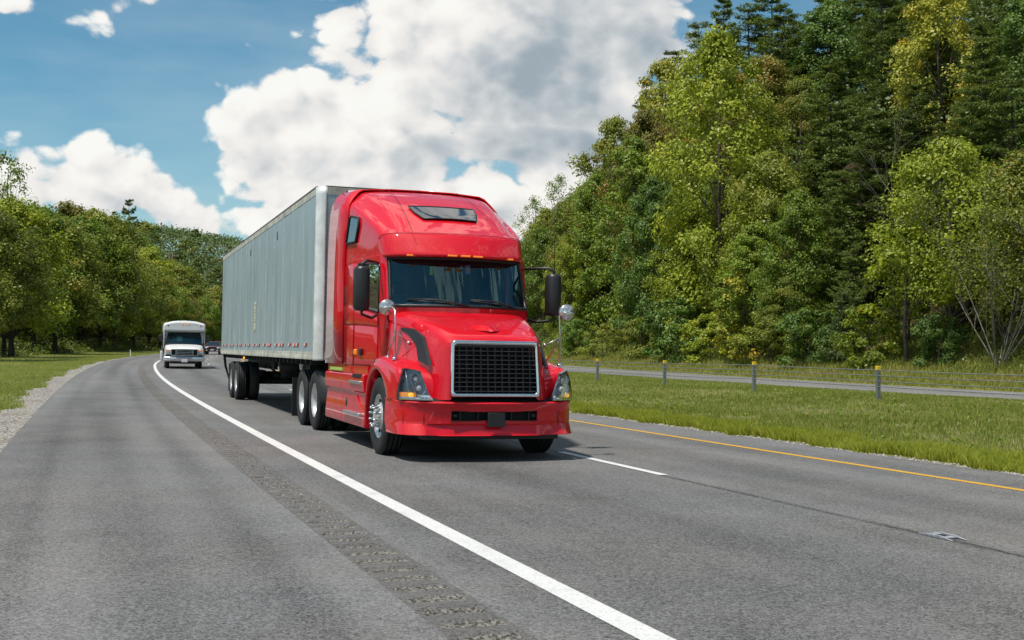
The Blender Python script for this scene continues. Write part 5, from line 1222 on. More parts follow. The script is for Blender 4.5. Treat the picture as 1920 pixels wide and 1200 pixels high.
    for pts, yo in ((o1, .03), (o1, -.018), ([a.lerp(b, .35) for a, b in zip(o1, i1)], -.035), ([a.lerp(b, .8) for a, b in zip(o1, i1)], -.028), (i1, -.01), (i1, .05)):
        G.append([(p[0], gy(p[1] + .8) - .03 + yo + .02 * (p[0] / .6) ** 2, p[1]) for p in pts])
    m = MB(); m.grid(list(map(list, zip(*[g + g[:1] for g in G]))) if False else [g for g in G], True, True); m.build('surround', M['chrome'], gr, fix=True)
    m = MB(); m.box((-.56, .10, .05), (.56, .12, .70)); m.build('radiator', M['black'], gr)
    n_b = 11
    for i in range(n_b):
        z = .095 + i * (.56 / (n_b - 1)); hw = .545 - .02 * z
        m = MB(); y0 = gy(z + .8) - .02
        m.add([(-hw, y0 + .012, z + .010), (-hw, y0 - .018, z - .004), (-hw, y0 + .03, z - .012), (hw, y0 + .012, z + .010), (hw, y0 - .018, z - .004), (hw, y0 + .03, z - .012)], [(0, 1, 4, 3), (1, 2, 5, 4), (2, 0, 3, 5), (0, 2, 1), (3, 4, 5)]); m.build('grille_bar', M['grille'], gr)
    for i in range(11):
        x = -.47 + i * .094; m = MB(); m.add([(x - .008, .012, .06), (x + .008, .012, .06), (x + .008, .012 + .064, .69), (x - .008, .012 + .064, .69), (x - .008, .06, .06), (x + .008, .06, .06), (x + .008, .11, .69), (x - .008, .11, .69)], [(0, 1, 2, 3), (0, 3, 7, 4), (1, 5, 6, 2)]); m.build('grille_rib', M['grille'], gr)
    m = MB(); m.box((-.54, .045, .645), (.54, .07, .685)); m.build('grille_header', M['grille'], gr)
    # ---- bumper
    bu = empty('bumper', (0, 0, 0), (0, 0, 0), T)
    def by(x): ax = abs(x); return np.interp(ax, [0, .3, .6, .85, 1.0, 1.09, 1.15, 1.19, 1.21], [-.02, -.012, .02, .085, .155, .235, .34, .50, .90])
    xs_ = [-1.21, -1.20, -1.19, -1.17, -1.15, -1.12, -1.09, -1.04, -1.0, -.92, -.85, -.72, -.585, -.57, -.4, -.2, 0]; xs_ = xs_ + [-x for x in xs_[::-1][1:]]
    zs = [(.335, .02, 0), (.34, -.01, 1), (.465, .03, 1), (.48, .045, 0), (.515, .045, 0), (.525, .045, 0), (.635, .035, 0), (.645, .035, 0), (.705, .02, 0), (.735, .0, 0), (.755, .02, 0), (.758, .10, 0)]
    m = MB(); V = []; nx = len(xs_)
    for z, o, lip_ in zs:
        for x in xs_:
            e_ = sstep(.78, .95, abs(x)); oo = o * (1 if not lip_ else 1) + (.045 * (1 - e_) if lip_ else 0) - (.045 * e_ if lip_ and z < .45 else 0) 
            V.append((x, float(by(x)) + float(oo), z + (.012 * (x / 1.2) ** 2 if z > .7 else 0)))
    F = []
    for i in range(len(zs) - 1):
        for j in range(nx - 1):
            if 4 < i + 1 and i == 5 and -.572 < xs_[j] < .56 and xs_[j + 1] <= .575: continue
            F.append((i * nx + j, i * nx + j + 1, (i + 1) * nx + j + 1, (i + 1) * nx + j))
    m.add(V, F); ob = m.build('bumper_skin', red, bu, fix=True, bevel=.006)
    m = MB(); m.box((-.575, .10, .50), (.575, .12, .66)); m.box((-.58, .03, .518), (.58, .10, .524)); m.box((-.58, .03, .636), (.58, .10, .642)); m.build('slot_backing', M['black'], bu)
    for x in (-.46, -.22, .22, .46):
        MB().box((x - .01, .055, .525), (x + .01, .1, .635)).build('slot_rib', M['chassis'], bu)
    for x in (-.52, .52):
        MB().box((x - .03, .05, .56), (x + .03, .1, .61)).build('tow_hook', M['chassis'], bu, bevel=.01)
    MB().box((-.115, -.025, .445), (.115, -.005, .625)).build('plate_bracket', M['black_plastic'], bu, bevel=.006)
    for sg in (-1, 1):
        m = MB(); 
        for x in (.90, 1.12): 
            yb = float(by(x)); m.box((sg * x - .003, yb + .036, .48), (sg * x + .003, yb + .05, .70))
        m.build('panel_joint', M['black'], bu)['kind'] = 'stuff'
    m = MB(); m.grid([[(x, float(by(x)) + .06, .762) for x in xs_], [(x * .96, float(by(x)) + .14, .80) for x in xs_]]); m.build('bumper_gap', M['black'], bu)
    m = MB(); m.box((-.9, .15, .28), (.9, .4, .36)); m.build('air_dam', M['chassis'], bu)
    # ---- mirrors
    for sg in (-1, 1):
        mi = empty('side_mirror', (0, 0, 0), (0, 0, 0), T)
        cx = sg * 1.40
        m = MB(); yc = 1.62 if sg > 0 else 1.58
        G = []
        for z, s_ in ((1.915, .55), (1.925, .85), (1.96, 1), (2.2, 1.02), (2.47, 1), (2.51, .85), (2.52, .55)):
            G.append([(cx + s_ * .105 * x, yc + s_ * .095 * y, z) for x, y in ((-1, .9), (-1, -.1), (-.75, -.8), (-.2, -1), (.35, -.95), (.85, -.6), (1, 0), (1, .9))])
        m.grid(G, True, True); m.add([G[0][i] for i in range(8)], [tuple(range(8))]); m.add([G[-1][i] for i in range(8)], [tuple(range(8))]); m.build('mirror_housing', M['black_plastic'], mi, fix=True)
        MB().box((cx - .09, yc + .087, 1.96), (cx + .09, yc + .092, 2.48)).build('mirror_glass', M['chrome'], mi)
        m = MB(); ax = sg * 1.09
        m.tube([(ax, 1.98, 2.60), (sg * 1.2, 1.82, 2.605), (sg * 1.33, yc + .03, 2.60), (cx, yc, 2.56), (cx, yc, 2.50)], .020, 7)
        m.tube([(ax, 2.0, 1.88), (sg * 1.2, 1.86, 1.83), (sg * 1.30, yc + .05, 1.84), (cx, yc, 1.87), (cx, yc, 1.93)], .020, 7)
        m.build('mirror_arm', M['black_plastic'], mi)
        # convex spotting mirror on the fender
        hm = empty('fender_mirror', (0, 0, 0), (0, 0, 0), T)
        base = (sg * 1.08, .98, 1.29); cc = (sg * 1.12, 1.27, 1.96) if sg < 0 else (1.20, .62, 1.935)
        if sg > 0: base = (1.10, .62, 1.235)
        hd = Vector(cc)
        m = MB(); pr = [(0, .001), (-.004, .05), (-.014, .085), (-.030, .103), (-.040, .108), (-.044, .100), (-.046, .001)]
        # dish faces rearwards, its bright shell is seen from the front
        m.lathe([(hd[1] - .045 + (.045 * (1 - (r_ / .108) ** 2)) * -1 + .045, r_) for r_ in (.001, .03, .06, .085, .100, .108)] + [(hd[1] + .05, .108), (hd[1] + .055, .001)], 'y', (hd[0], 0, hd[2]), 28); m.build('dish', M['dish'], hm, fix=True)
        m = MB(); m.tube([(hd[0] - .1, hd[1] - .028, hd[2]), (hd[0] + .0, hd[1] - .062, hd[2]), (hd[0] + .1, hd[1] - .028, hd[2])], .005, 5); m.build('dish_bracket', M['alu'], hm)
        m = MB(); pb = Vector(base)
        m.tube([pb, (pb[0] + sg * .0, pb[1] - .0, pb[2] + .45), (pb[0], pb[1] + .03, hd[2] - .05), (hd[0] + .05, hd[1] - .09, hd[2]), (hd[0], hd[1] - .05, hd[2])], .0115, 7)
        m.build('post', M['alu'], hm)
        m = MB(); m.tube([(pb[0], pb[1] + .01, pb[2] + .33), (sg * 1.07, pb[1] + .42, pb[2] + .03)], .010, 6); m.build('brace', M['alu'], hm)
        m = MB(); m.tube([(pb[0], pb[1] + .01, pb[2] + .36), (sg * .90, pb[1] + .02, 1.49)], .009, 6); m.sphere((sg * .89, pb[1] + .02, 1.49), .026, 10, 8); m.build('brace', M['alu'], hm)
        m = MB()
        for bx in (pb, Vector((sg * 1.07, pb[1] + .42, pb[2] + .02))): m.lathe([(bx[2] - .02, .038), (bx[2] + .004, .036), (bx[2] + .014, .018), (bx[2] + .018, .001)], 'z', (bx[0], bx[1], 0), 14)
        m.build('foot', M['chrome'], hm)['kind'] = 'stuff'
    m = MB(); m.tube([(1.42, 1.66, 2.5), (1.425, 1.67, 3.2), (1.40, 1.69, 3.72)], [.006, .004, .003], 5); m.build('antenna', M['black_plastic'], T)
    # ---- skylight
    sk = [(-.50, 2.66, .02), (.50, 2.66, .02), (.44, 2.22, .02), (.38, 2.16, .02), (-.40, 2.16, .02), (-.455, 2.22, .02)]
    def rz(x, y):
        zc = np.interp(y, [1.88, 2.25, 2.68, 3.2], [3.135, 3.325, 3.525, 3.73]); za = np.interp(y, [1.96, 2.31, 2.73, 3.24], [3.13, 3.32, 3.53, 3.73]); return zc + (za - zc) * min(1, (abs(x) / .5) ** 2)
    def rowf(t):
        y = 2.16 + .47 * t; hw = .395 + .10 * min(1, t * 1.6) if t < .5 else .475 + .03 * (t - .5) * 2
        return [(x, y + .03 * (x / .5) ** 2, rz(x, y + .03 * (x / .5) ** 2) + .016) for x in np.linspace(-hw, hw, 11)]
    g_ = [rowf(t) for t in np.linspace(0, 1, 7)]
    m = MB(); m.grid(g_); m.build('skylight', M['dglass_solid'], T)
    ed = g_[0] + [r_[-1] for r_ in g_[1:]] + g_[-1][::-1][1:] + [r_[0] for r_ in g_[::-1][1:]]
    m = MB(); m.tube(ed, .009, 5); m.build('skylight_seal', M['black_plastic'], T)
    # ---- running gear
    for sg in (-1, 1):
        wheel(T, (sg * 1.065, 1.40, .51), sg, .29, .515, 'front', 'front_wheel')
        for y in (6.2, 7.52): dual(T, y, sg)
        MB().box((sg * 1.0 - .25, 8.28, .12), (sg * 1.0 + .25, 8.31, .85)).build('mud_flap', M['black_plastic'], T)
        m = MB(); m.tube([(sg * .42 + .0, 5.2, .35), (sg * .42, 5.2, .35)], .1); 
        m = MB(); m.tube([(sg * .78, 3.0, .60), (sg * .78, 4.7, .60)], .30, 20); m.build('fuel_tank', M['chassis'], T)
    m = MB()
    for sg in (-1, 1): m.box((sg * .43 - .05, .5, .62), (sg * .43 + .05, 8.4, .90))
    m.box((-.9, 1.33, .40), (.9, 1.47, .56)); m.box((-.5, .4, .45), (.5, 1.9, 1.0)); m.box((-.4, 1.9, .5), (.4, 4.5, 1.1)); m.box((-.43, 6.1, .6), (.43, 7.8, .95))
    for y in (6.2, 7.52): m.tube([(-.9, y, .51), (.9, y, .51)], .12, 12); m.sphere((0, y, .51), .26, 14, 10)
    m.box((-.5, 6.4, .95), (.5, 7.4, 1.18)); m.box((-1.15, 5.1, .85), (1.15, 5.5, .92))
    m.build('chassis', M['chassis'], T, bevel=.01)
    m = MB(); m.tube([(-.9, 1.95, .34), (-.95, 2.35, .26), (-.6, 2.9, .30)], .018, 6); m.tube([(.3, .6, .3), (-.1, .7, .27), (-.5, .65, .31)], .02, 6); m.build('hoses', M['chassis'], T)['kind'] = 'stuff'
    for sg in (-1, 1):   # quarter fenders over the drive tyres
        m = MB(); m.grid([[(sg * x, 6.2 - .60 * cos(a), .51 + .60 * sin(a)) for a in np.linspace(-.1, 1.1, 8)] for x in (.62, 1.2)]); m.build('quarter_fender', M['black_plastic'], T, solid=.01)
    return T
M['gap'] = flat('panel_gap_dark', (.03, .004, .005), .8)
M['lampbody'] = flat('headlamp_interior', (.17, .20, .25), .25, .45, noise=.3, scale=7)
M['grille'] = flat('grille_black', (.035, .036, .04), .35, noise=.2, scale=14)
M['dish'] = flat('stainless_dish', (.62, .62, .60), .22, .85, noise=.1, scale=8)
def solid_glass():
    m, k, b, o = new_mat('dark_glass'); b.inputs['Base Color'].default_value = (.006, .016, .025, 1); b.inputs['Roughness'].default_value = .03; b.inputs['Specular IOR Level'].default_value = .7; b.inputs['Coat Weight'].default_value = .6; return m
M['dglass_solid'] = solid_glass(); M['dglass'] = M['dglass_solid']
semi_truck()

def text_mesh(txt, size, mat, parent, loc, rot, name='lettering', depth=.002):
    cu = bpy.data.curves.new(name, 'FONT'); cu.body = txt; cu.size = size; cu.align_x = 'CENTER'; cu.align_y = 'CENTER'; cu.extrude = depth; cu.space_character = .9
    tmp = bpy.data.objects.new(name + '_tmp', cu); COL.objects.link(tmp)
    dg = bpy.context.evaluated_depsgraph_get(); me = bpy.data.meshes.new_from_object(tmp.evaluated_get(dg)); bpy.data.objects.remove(tmp)
    me.materials.clear(); o = link(name, me, M[mat], parent); o.location = loc; o.rotation_euler = rot; return o
def box_trailer():
    T = empty('box_trailer', (-2.1854, 20.0943, 0), (0, .016795, .340164))
    tag(T, 'long grey box trailer of riveted side sheets with a red and white reflective strip', 'trailer')
    L, zb, zt, hw = 16.15, 1.21, 4.15, 1.295
    for sg in (-1, 1):
        ys = [.0] + [1.25 * i for i in range(1, 13)] + [L - .06]
        for a, b in zip(ys[:-1], ys[1:]):
            MB().box((min(sg * (hw - .03), sg * (hw - .006)), a + .004, zb + .13), (max(sg * (hw - .03), sg * (hw - .006)), b - .004, zt - .13)).build('side_panel', M['skin'], T)
        for y in ys[1:-1]:
            MB().box((min(sg * (hw - .01), sg * (hw + .003)), y - .017, zb + .13), (max(sg * (hw - .01), sg * (hw + .004)), y + .017, zt - .13)).build('panel_joint_strip', M['joint'], T)
        # rails with rivet rows
        MB().box((min(sg * (hw - .04), sg * hw), .0, zt - .13), (max(sg * (hw - .04), sg * hw), L, zt - .01)).build('top_rail', M['cream'], T, bevel=.004)
        MB().prism([(sg * (hw - .05), zb), (sg * (hw + .004), zb), (sg * (hw + .008), zb + .05), (sg * hw, zb + .075), (sg * hw, zb + .13), (sg * (hw - .05), zb + .13)], 'y', .0, L).build('bottom_rail', M['cream'], T, bevel=.003) if sg > 0 else MB().prism([(sg * (hw - .05), zb), (sg * (hw + .004), zb), (sg * (hw + .008), zb + .05), (sg * hw, zb + .075), (sg * hw, zb + .13), (sg * (hw - .05), zb + .13)][::-1], 'y', .0, L).build('bottom_rail', M['cream'], T, bevel=.003)
        m = MB()
        for row in (zb + .10, zb + .03, zt - .115):
            for i in range(int(L / .11)):
                y = .06 + i * .11; x = sg * (hw + .002); r_ = .006
                m.add([(x, y - r_, row), (x, y, row - r_), (x, y + r_, row), (x, y, row + r_), (x + sg * .005, y, row)], [(0, 1, 4), (1, 2, 4), (2, 3, 4), (3, 0, 4)])
        m.build('rivets', M['rivet'], T)['kind'] = 'stuff'
        # front corner post, quarter round
        m = MB(); G = []
        for z in (zb - .01, zb + .02, zb + .14, zt - .14, zt - .12, zt):
            rr = .165 + (.006 if z < zb + .15 or z > zt - .15 else 0)
            G.append([(sg * (hw - .165 + rr * cos(a)), -rr * sin(a), z) for a in np.linspace(0, pi / 2, 9)])
        m.grid(G); m.build('corner_post', M['postw'], T, solid=.006, fix=True)
        m = MB()
        for i in range(30):
            z = zb + .2 + i * .088
            for a_ in (pi / 2 - .02,):
                m.sphere((sg * (hw - .175), -.168, z), .008, 6, 4)
        m.build('rivets', M['rivet'], T)['kind'] = 'stuff'
        # reflective tape, alternate red and white
        y = .55; k_ = 0
        for k_, y in enumerate(np.arange(.62, L - .4, .92)):
            pat = ['r', 'w', 'r', 'w'] if k_ % 2 else ['r', 'w']
            yy = y
            for c in pat:
                ln = .16; MB().box((min(sg * (hw - .004), sg * (hw + .006)), yy, zb + .235), (max(sg * (hw - .004), sg * (hw + .006)), yy + ln, zb + .285)).build('reflective_tape', M['tape_' + c], T); yy += ln
    # front wall
    m = MB(); m.box((-hw + .17, -.165, zb + .14), (hw - .17, -.13, zt - .13)); m.build('front_wall', M['skin'], T)
    for z0, z1 in ((zb, zb + .14), (zt - .13, zt)): MB().box((-hw + .165, -.172, z0), (hw - .165, -.12, z1)).build('front_rail', M['cream'], T)
    m = MB(); m.box((-hw + .03, .0, zt - .012), (hw - .03, L, zt + .012)); m.build('roof', M['roofdark'], T, bevel=.01)
    m = MB(); m.box((-hw, .0, zt - .02), (-hw + .03, L, zt + .02)); m.box((hw - .03, .0, zt - .02), (hw, L, zt + .02)); m.box((-hw + .15, -.17, zt), (hw - .15, .0, zt + .02)); m.build('roof_edge', M['roofdark'], T)
    m = MB(); m.box((-hw + .03, .02, zb + .0), (hw - .03, L, zb + .05)); m.build('floor', M['chassis'], T)
    MB().box((-hw + .01, L, zb - .02), (hw - .01, L + .03, zt)).build('rear_doors', M['skin'], T)
    # stacked unit marks on the side
    yk = 8.05
    for i, (tx, sz) in enumerate((('88', .36), ('88', .30), ('W', .34))):
        for dx, mt in ((.0, 'decal'),):
            text_mesh(tx, sz, mt, T, (-(hw + .002), yk, zb + 1.12 - i * .24), (R(90), 0, R(-90)), 'unit_mark')
    # small vent and load marks near the top
    for y in (4.6, 9.2): 
        m = MB(); m.tube([(-(hw - .01), y + .05 * cos(a), zt - .42 + .09 * sin(a)) for a in np.linspace(0, 2 * pi, 13)], .012, 4, cap=False); m.build('vent_ring', M['rubber'], T)
    # under body
    m = MB()
    for sg in (-1, 1): m.box((sg * .45 - .05, 10.4, .85), (sg * .45 + .05, L - .1, zb))
    for i in range(30): m.box((-hw + .05, .5 + i * .53, zb - .10), (hw - .05, .56 + i * .53, zb))
    ty = 12.18
    for y in (ty, ty + 1.245): m.tube([(-.95, y, .51), (.95, y, .51)], .085, 12); m.tube([(-.3, y - .1, .66), (.3, y - .1, .66)], .1, 10)
    for sg in (-1, 1): m.prism([(ty - .6, .62), (ty + 1.8, .62), (ty + 1.2, .80), (ty + .1, .80)], 'x', sg * .50 - .04, sg * .50 + .04)
    m.tube([(-.2, ty - 1.0, .72), (.25, ty - 1.0, .72)], .13, 14); m.tube([(-.6, ty - 1.3, .95), (-.1, ty - .6, .62)], .03)
    m.tube([(-.45, 9.7, .95), (.45, 9.7, .95)], .16, 14)
    m.build('under_frame', M['chassis'], T)
    # landing gear, raised
    lg = empty('landing_gear', (0, 2.75, 0), (0, 0, 0), T)
    for sg in (-1, 1):
        MB().box((sg * .95 - .07, -.07, .62), (sg * .95 + .07, .07, zb)).build('leg', M['cream'], lg, bevel=.01)
        MB().box((sg * .95 - .12, -.12, .58), (sg * .95 + .12, .12, .62)).build('foot', M['chassis'], lg)
        MB().prism([(-.32, zb), (.32, zb), (.10, .98), (-.10, .98)], 'x', sg * 1.04 - .01, sg * 1.04 + .01).build('gusset', M['cream'], lg)
    MB().tube([(-.95, 0, .9), (.95, 0, .9)], .03).build('cross_shaft', M['chassis'], lg)
    for y in (ty, ty + 1.245):
        for sg in (-1, 1): dual(T, y, sg, xo=1.28)
    for sg in (-1, 1): MB().box((sg * .98 - .28, ty + 1.92, .18), (sg * .98 + .28, ty + 1.94, .95)).build('mud_flap', M['black_plastic'], T)
    m = MB(); m.tube([(-1.2, L - .05, zb), (-1.15, L + .02, .85), (-1.05, L + .0, .5), (1.05, L, .5), (1.15, L + .02, .85), (1.2, L - .05, zb)], .05, 4); m.build('rear_guard', M['chassis'], T)
    MB().box((-1.28, 10.38, 1.11), (-1.24, 10.46, 1.18)).build('side_marker_lamp', M['amberlamp'], T, bevel=.02)
    return T
M['joint'] = flat('panel_joint_metal', (.60, .66, .67), .4, .2, noise=.12, scale=9)
M['rivet'] = flat('rivet_metal', (.28, .28, .26), .5, .5)
M['roofdark'] = flat('roof_edge_dark', (.10, .095, .09), .7, noise=.3, scale=3)
box_trailer()

def shuttle_bus():
    s0, u0 = 71.6, 1.62
    x, y = xy(s0, u0); T = empty('shuttle_bus', (float(x), float(y), float(ground(s0, u0))), (0, .0168, float(np.interp(s0, _S, _T))))
    tag(T, 'white shuttle bus with a chrome grille following behind the trailer', 'bus')
    wh = M['whiteptn']
    # body shell: box with a crowned roof and front cap
    def sec(y, z0, hw=1.21, top=2.72, crown=.14, rad=.16):
        pts = [(hw, z0), (hw, 1.2), (hw, top - rad)]
        for a in np.linspace(0, pi / 2, 5)[1:]: pts.append((hw - rad + rad * cos(a), top - rad + rad * sin(a)))
        for x in (.7, .4, 0): pts.append((x, top + crown * (1 - (x / hw) ** 2)))
        return [(-px_, y, z) for px_, z in pts][::1] + [(px_, y, z) for px_, z in pts[::-1][1:]]
    G = [sec(.95, 2.30, 1.14, 2.60, .1), sec(.98, 2.28, 1.19, 2.70), sec(1.12, 2.26), sec(1.5, .45), sec(4, .45), sec(7.3, .45), sec(7.35, .5, 1.18, 2.68)]
    for i in (1, 2): pass
    m = MB(); m.grid(G); m.build('body', wh, T, fix=True)
    m = MB(); c = sec(.955, 2.30, 1.15, 2.61, .1); m.add(c, [tuple(range(len(c)))]); m.build('front_cap', wh, T)
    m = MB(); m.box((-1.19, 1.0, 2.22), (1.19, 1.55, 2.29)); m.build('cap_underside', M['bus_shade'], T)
    m = MB(); m.box((-1.17, 7.3, .5), (1.17, 7.34, 2.7)); m.box((-1.15, 1.52, .45), (1.15, 7.3, .5)); m.build('rear_wall', wh, T)
    # cab shell of the van nose: cowl sides round the windscreen
    for sg in (-1, 1):
        m = MB(); m.add([(sg * 1.03, .92, 1.40), (sg * 1.20, 1.5, 1.30), (sg * 1.20, 1.5, 2.26), (sg * .90, 1.42, 2.14)], [(0, 1, 2, 3)[::sg]]); m.add([(sg * 1.03, .92, 1.40), (sg * 1.10, .95, .50), (sg * 1.2, 1.5, .5), (sg * 1.20, 1.5, 1.30)], [(0, 1, 2, 3)[::sg]]); m.build('cab_side', wh, T)
        MB().box((sg * 1.212 - .004, 1.9, 1.35), (sg * 1.212 + .004, 6.9, 2.2)).build('side_window_band', M['dglass_solid'], T)
    MB().box((-1.218, 1.55, .5), (-1.208, 2.35, 2.2)).build('entry_door', M['dglass_solid'], T)
    m = MB(); m.add([(-.86, 1.42, 2.14), (.86, 1.42, 2.14), (1.2, 1.5, 2.26), (-1.2, 1.5, 2.26)], [(0, 1, 2, 3)]); m.build('header', wh, T)
    m = MB(); m.grid([[(x * w_, y_ - .06 * (1 - x * x), z_) for x in np.linspace(-1, 1, 9)] for w_, y_, z_ in ((1.04, .90, 1.46), (.97, 1.15, 1.80), (.91, 1.40, 2.12))]); m.build('windshield', M['wglass'], T)
    m = MB(); pts = [(x * 1.04, .89 - .06 * (1 - x * x), 1.45) for x in np.linspace(-1, 1, 9)] + [(.91, 1.39, 2.13)] + [(x * .91, 1.39 - .06 * (1 - x * x), 2.13) for x in np.linspace(1, -1, 9)] + [(-1.04, .89, 1.45)]; m.tube(pts, .022, 5); m.build('windshield_seal', M['black_plastic'], T)
    m = MB(); m.box((-1.0, 1.6, 1.1), (1.0, 3.4, 1.2)); m.box((-1.1, 3.4, .9), (1.1, 3.45, 2.4)); m.build('interior', M['interior'], T)
    MB().box((-.9, 1.05, 1.36), (.9, 1.5, 1.44)).build('dashboard', M['dash'], T)
    for sx in (-.5, .5): MB().box((sx - .22, 2.0, 1.2), (sx + .22, 2.15, 1.85)).build('seat', M['seat'], T, bevel=.05)
    MB().box((-.42, 1.25, 1.62), (-.12, 1.27, 1.90)).build('paper_notice', M['papers'], T)
    person = MB(); 
    # hood and nose
    rows = [[(0, .02, 1.14), (.45, .03, 1.14), (.72, .06, 1.13), (.80, .12, 1.10), (.92, .22, 1.0), (.98, .3, .72)],
            [(0, .06, 1.22), (.45, .07, 1.21), (.74, .12, 1.19), (.86, .2, 1.13), (.98, .34, 1.0), (1.01, .4, .72)],
            [(0, .40, 1.36), (.45, .42, 1.34), (.80, .46, 1.30), (.93, .5, 1.22), (1.01, .6, 1.0), (1.03, .62, .60)],
            [(0, .86, 1.46), (.5, .88, 1.46), (.9, .93, 1.42), (.98, .97, 1.36), (1.03, .98, 1.1), (1.04, 1.0, .55)]]
    rows = [[(p[0] * 1.11, p[1], p[2]) for p in rw] for rw in rows]
    m = MB(); m.grid(mirror_x(rows)); m.build('hood', wh, T, sub=2, fix=True)
    m = MB(); m.grid([[(.25, .035, 1.155), (.75, .08, 1.150)], [(.20, .06, 1.235), (.62, .13, 1.225)]]); m.build('blue_reflection_stripe', M['bluesticker'], T) if False else None
    g = empty('grille', (0, 0, 0), (0, 0, 0), T)
    m = MB(); m.box((-.75, .05, .77), (.75, .12, 1.16)); m.build('grille_opening', M['black'], g)
    m = MB()
    for z in (.785, 1.145): m.box((-.75, -.01, z - .022), (.75, .05, z + .022))
    for x in (-.75, -.48, .48, .75): m.box((x - .02, -.01, .78), (x + .02, .05, 1.15))
    m.build('grille_frame', M['chrome'], g, bevel=.006)
    for z in (.875, .965, 1.055): MB().box((-.46, -.015, z - .014), (.46, .03, z + .014)).build('grille_bar', M['chrome'], g, bevel=.004)
    for sg in (-1, 1):
        h = empty('headlight', (0, 0, 0), (0, 0, 0), T)
        MB().box((min(sg * .77, sg * 1.07), .10, .80), (max(sg * .77, sg * 1.07), .18, 1.12)).build('housing', M['chrome'], h, bevel=.01)
        MB().box((min(sg * .77, sg * 1.07), .07, .80), (max(sg * .77, sg * 1.07), .075, 1.12)).build('lens', M['lens'], h)
        m = MB(); m.sphere((sg * .92, .085, .96), .075, 12, 8, (1.1, .3, .8)); m.build('reflector', M['chrome'], h)
        MB().box((min(sg * .80, sg * 1.05), .08, 1.03), (max(sg * .80, sg * 1.05), .10, 1.10)).build('turn_signal', M['amber'], h)
        MB().box((min(sg * .80, sg * 1.03), .08, .82), (max(sg * .80, sg * 1.03), .10, .86)).build('lower_trim', M['black'], h)
        mi = empty('side_mirror', (0, 0, 0), (0, 0, 0), T)
        MB().box((sg * 1.36 - .10, 1.02, 1.62), (sg * 1.36 + .10, 1.12, 2.0)).build('mirror_head', M['black_plastic'], mi, bevel=.03)
        m = MB(); m.tube([(sg * 1.03, 1.1, 1.5), (sg * 1.2, 1.05, 1.5), (sg * 1.36, 1.07, 1.64)], .018, 5); m.tube([(sg * 1.15, 1.4, 2.1), (sg * 1.36, 1.07, 1.98)], .014, 5); m.build('mirror_arm', M['black_plastic'], mi)
        wheel(T, (sg * .93, 1.05, .37), sg, .22, .37, 'dish', 'front_wheel', simple=True)
        wheel(T, (sg * .93, 5.5, .37), sg, .22, .37, 'dish', 'rear_wheel', simple=True)
        m = MB(); m.grid([[(sg * x, 5.5 - .5 * cos(a), .42 + .5 * sin(a)) for a in np.linspace(0, pi, 9)] for x in (1.2, 1.30)]); m.box((sg * 1.26 - .05, 4.9, .45), (sg * 1.26 + .05, 6.1, 1.02)); m.build('wheel_flare', wh, T, bevel=.03)
    # bumper
    m = MB(); xs = np.linspace(-1.14, 1.14, 13)
    m.grid([[(x, -.12 + .16 * (x / 1.14) ** 4 + o, z) for x in xs] for z, o in ((.44, .06), (.46, .0), (.60, -.01), (.70, .0), (.72, .08))]); m.build('bumper', M['chrome'], T, fix=True)
    MB().box((-.46, -.135, .615), (.46, -.10, .675)).build('bumper_slot', M['black'], T)
    MB().box((-.17, -.16, .40), (.17, -.135, .59)).build('licence_plate', M['plate'], T)
    MB().box((-.8, .1, .30), (.8, .6, .45)).build('under_body', M['chassis'], T)
    MB().box((-.85, 1.0, .34), (.85, 7.0, .46)).build('chassis', M['chassis'], T)
    for x, mt in ((-.93, 'rimdark'), (-.11, 'amber'), (.09, 'amber'), (.25, 'amber'), (.93, 'redlens')):
        m = MB(); m.sphere((x, .955 - .0, 2.62 - .03 * (x / 1.0) ** 2 + (.02 if abs(x) < .5 else -.04)), .05, 8, 6, (1, .4, .7)); m.build('clearance_lamp', M[mt], T)
    return T
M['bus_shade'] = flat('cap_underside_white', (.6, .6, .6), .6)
shuttle_bus()

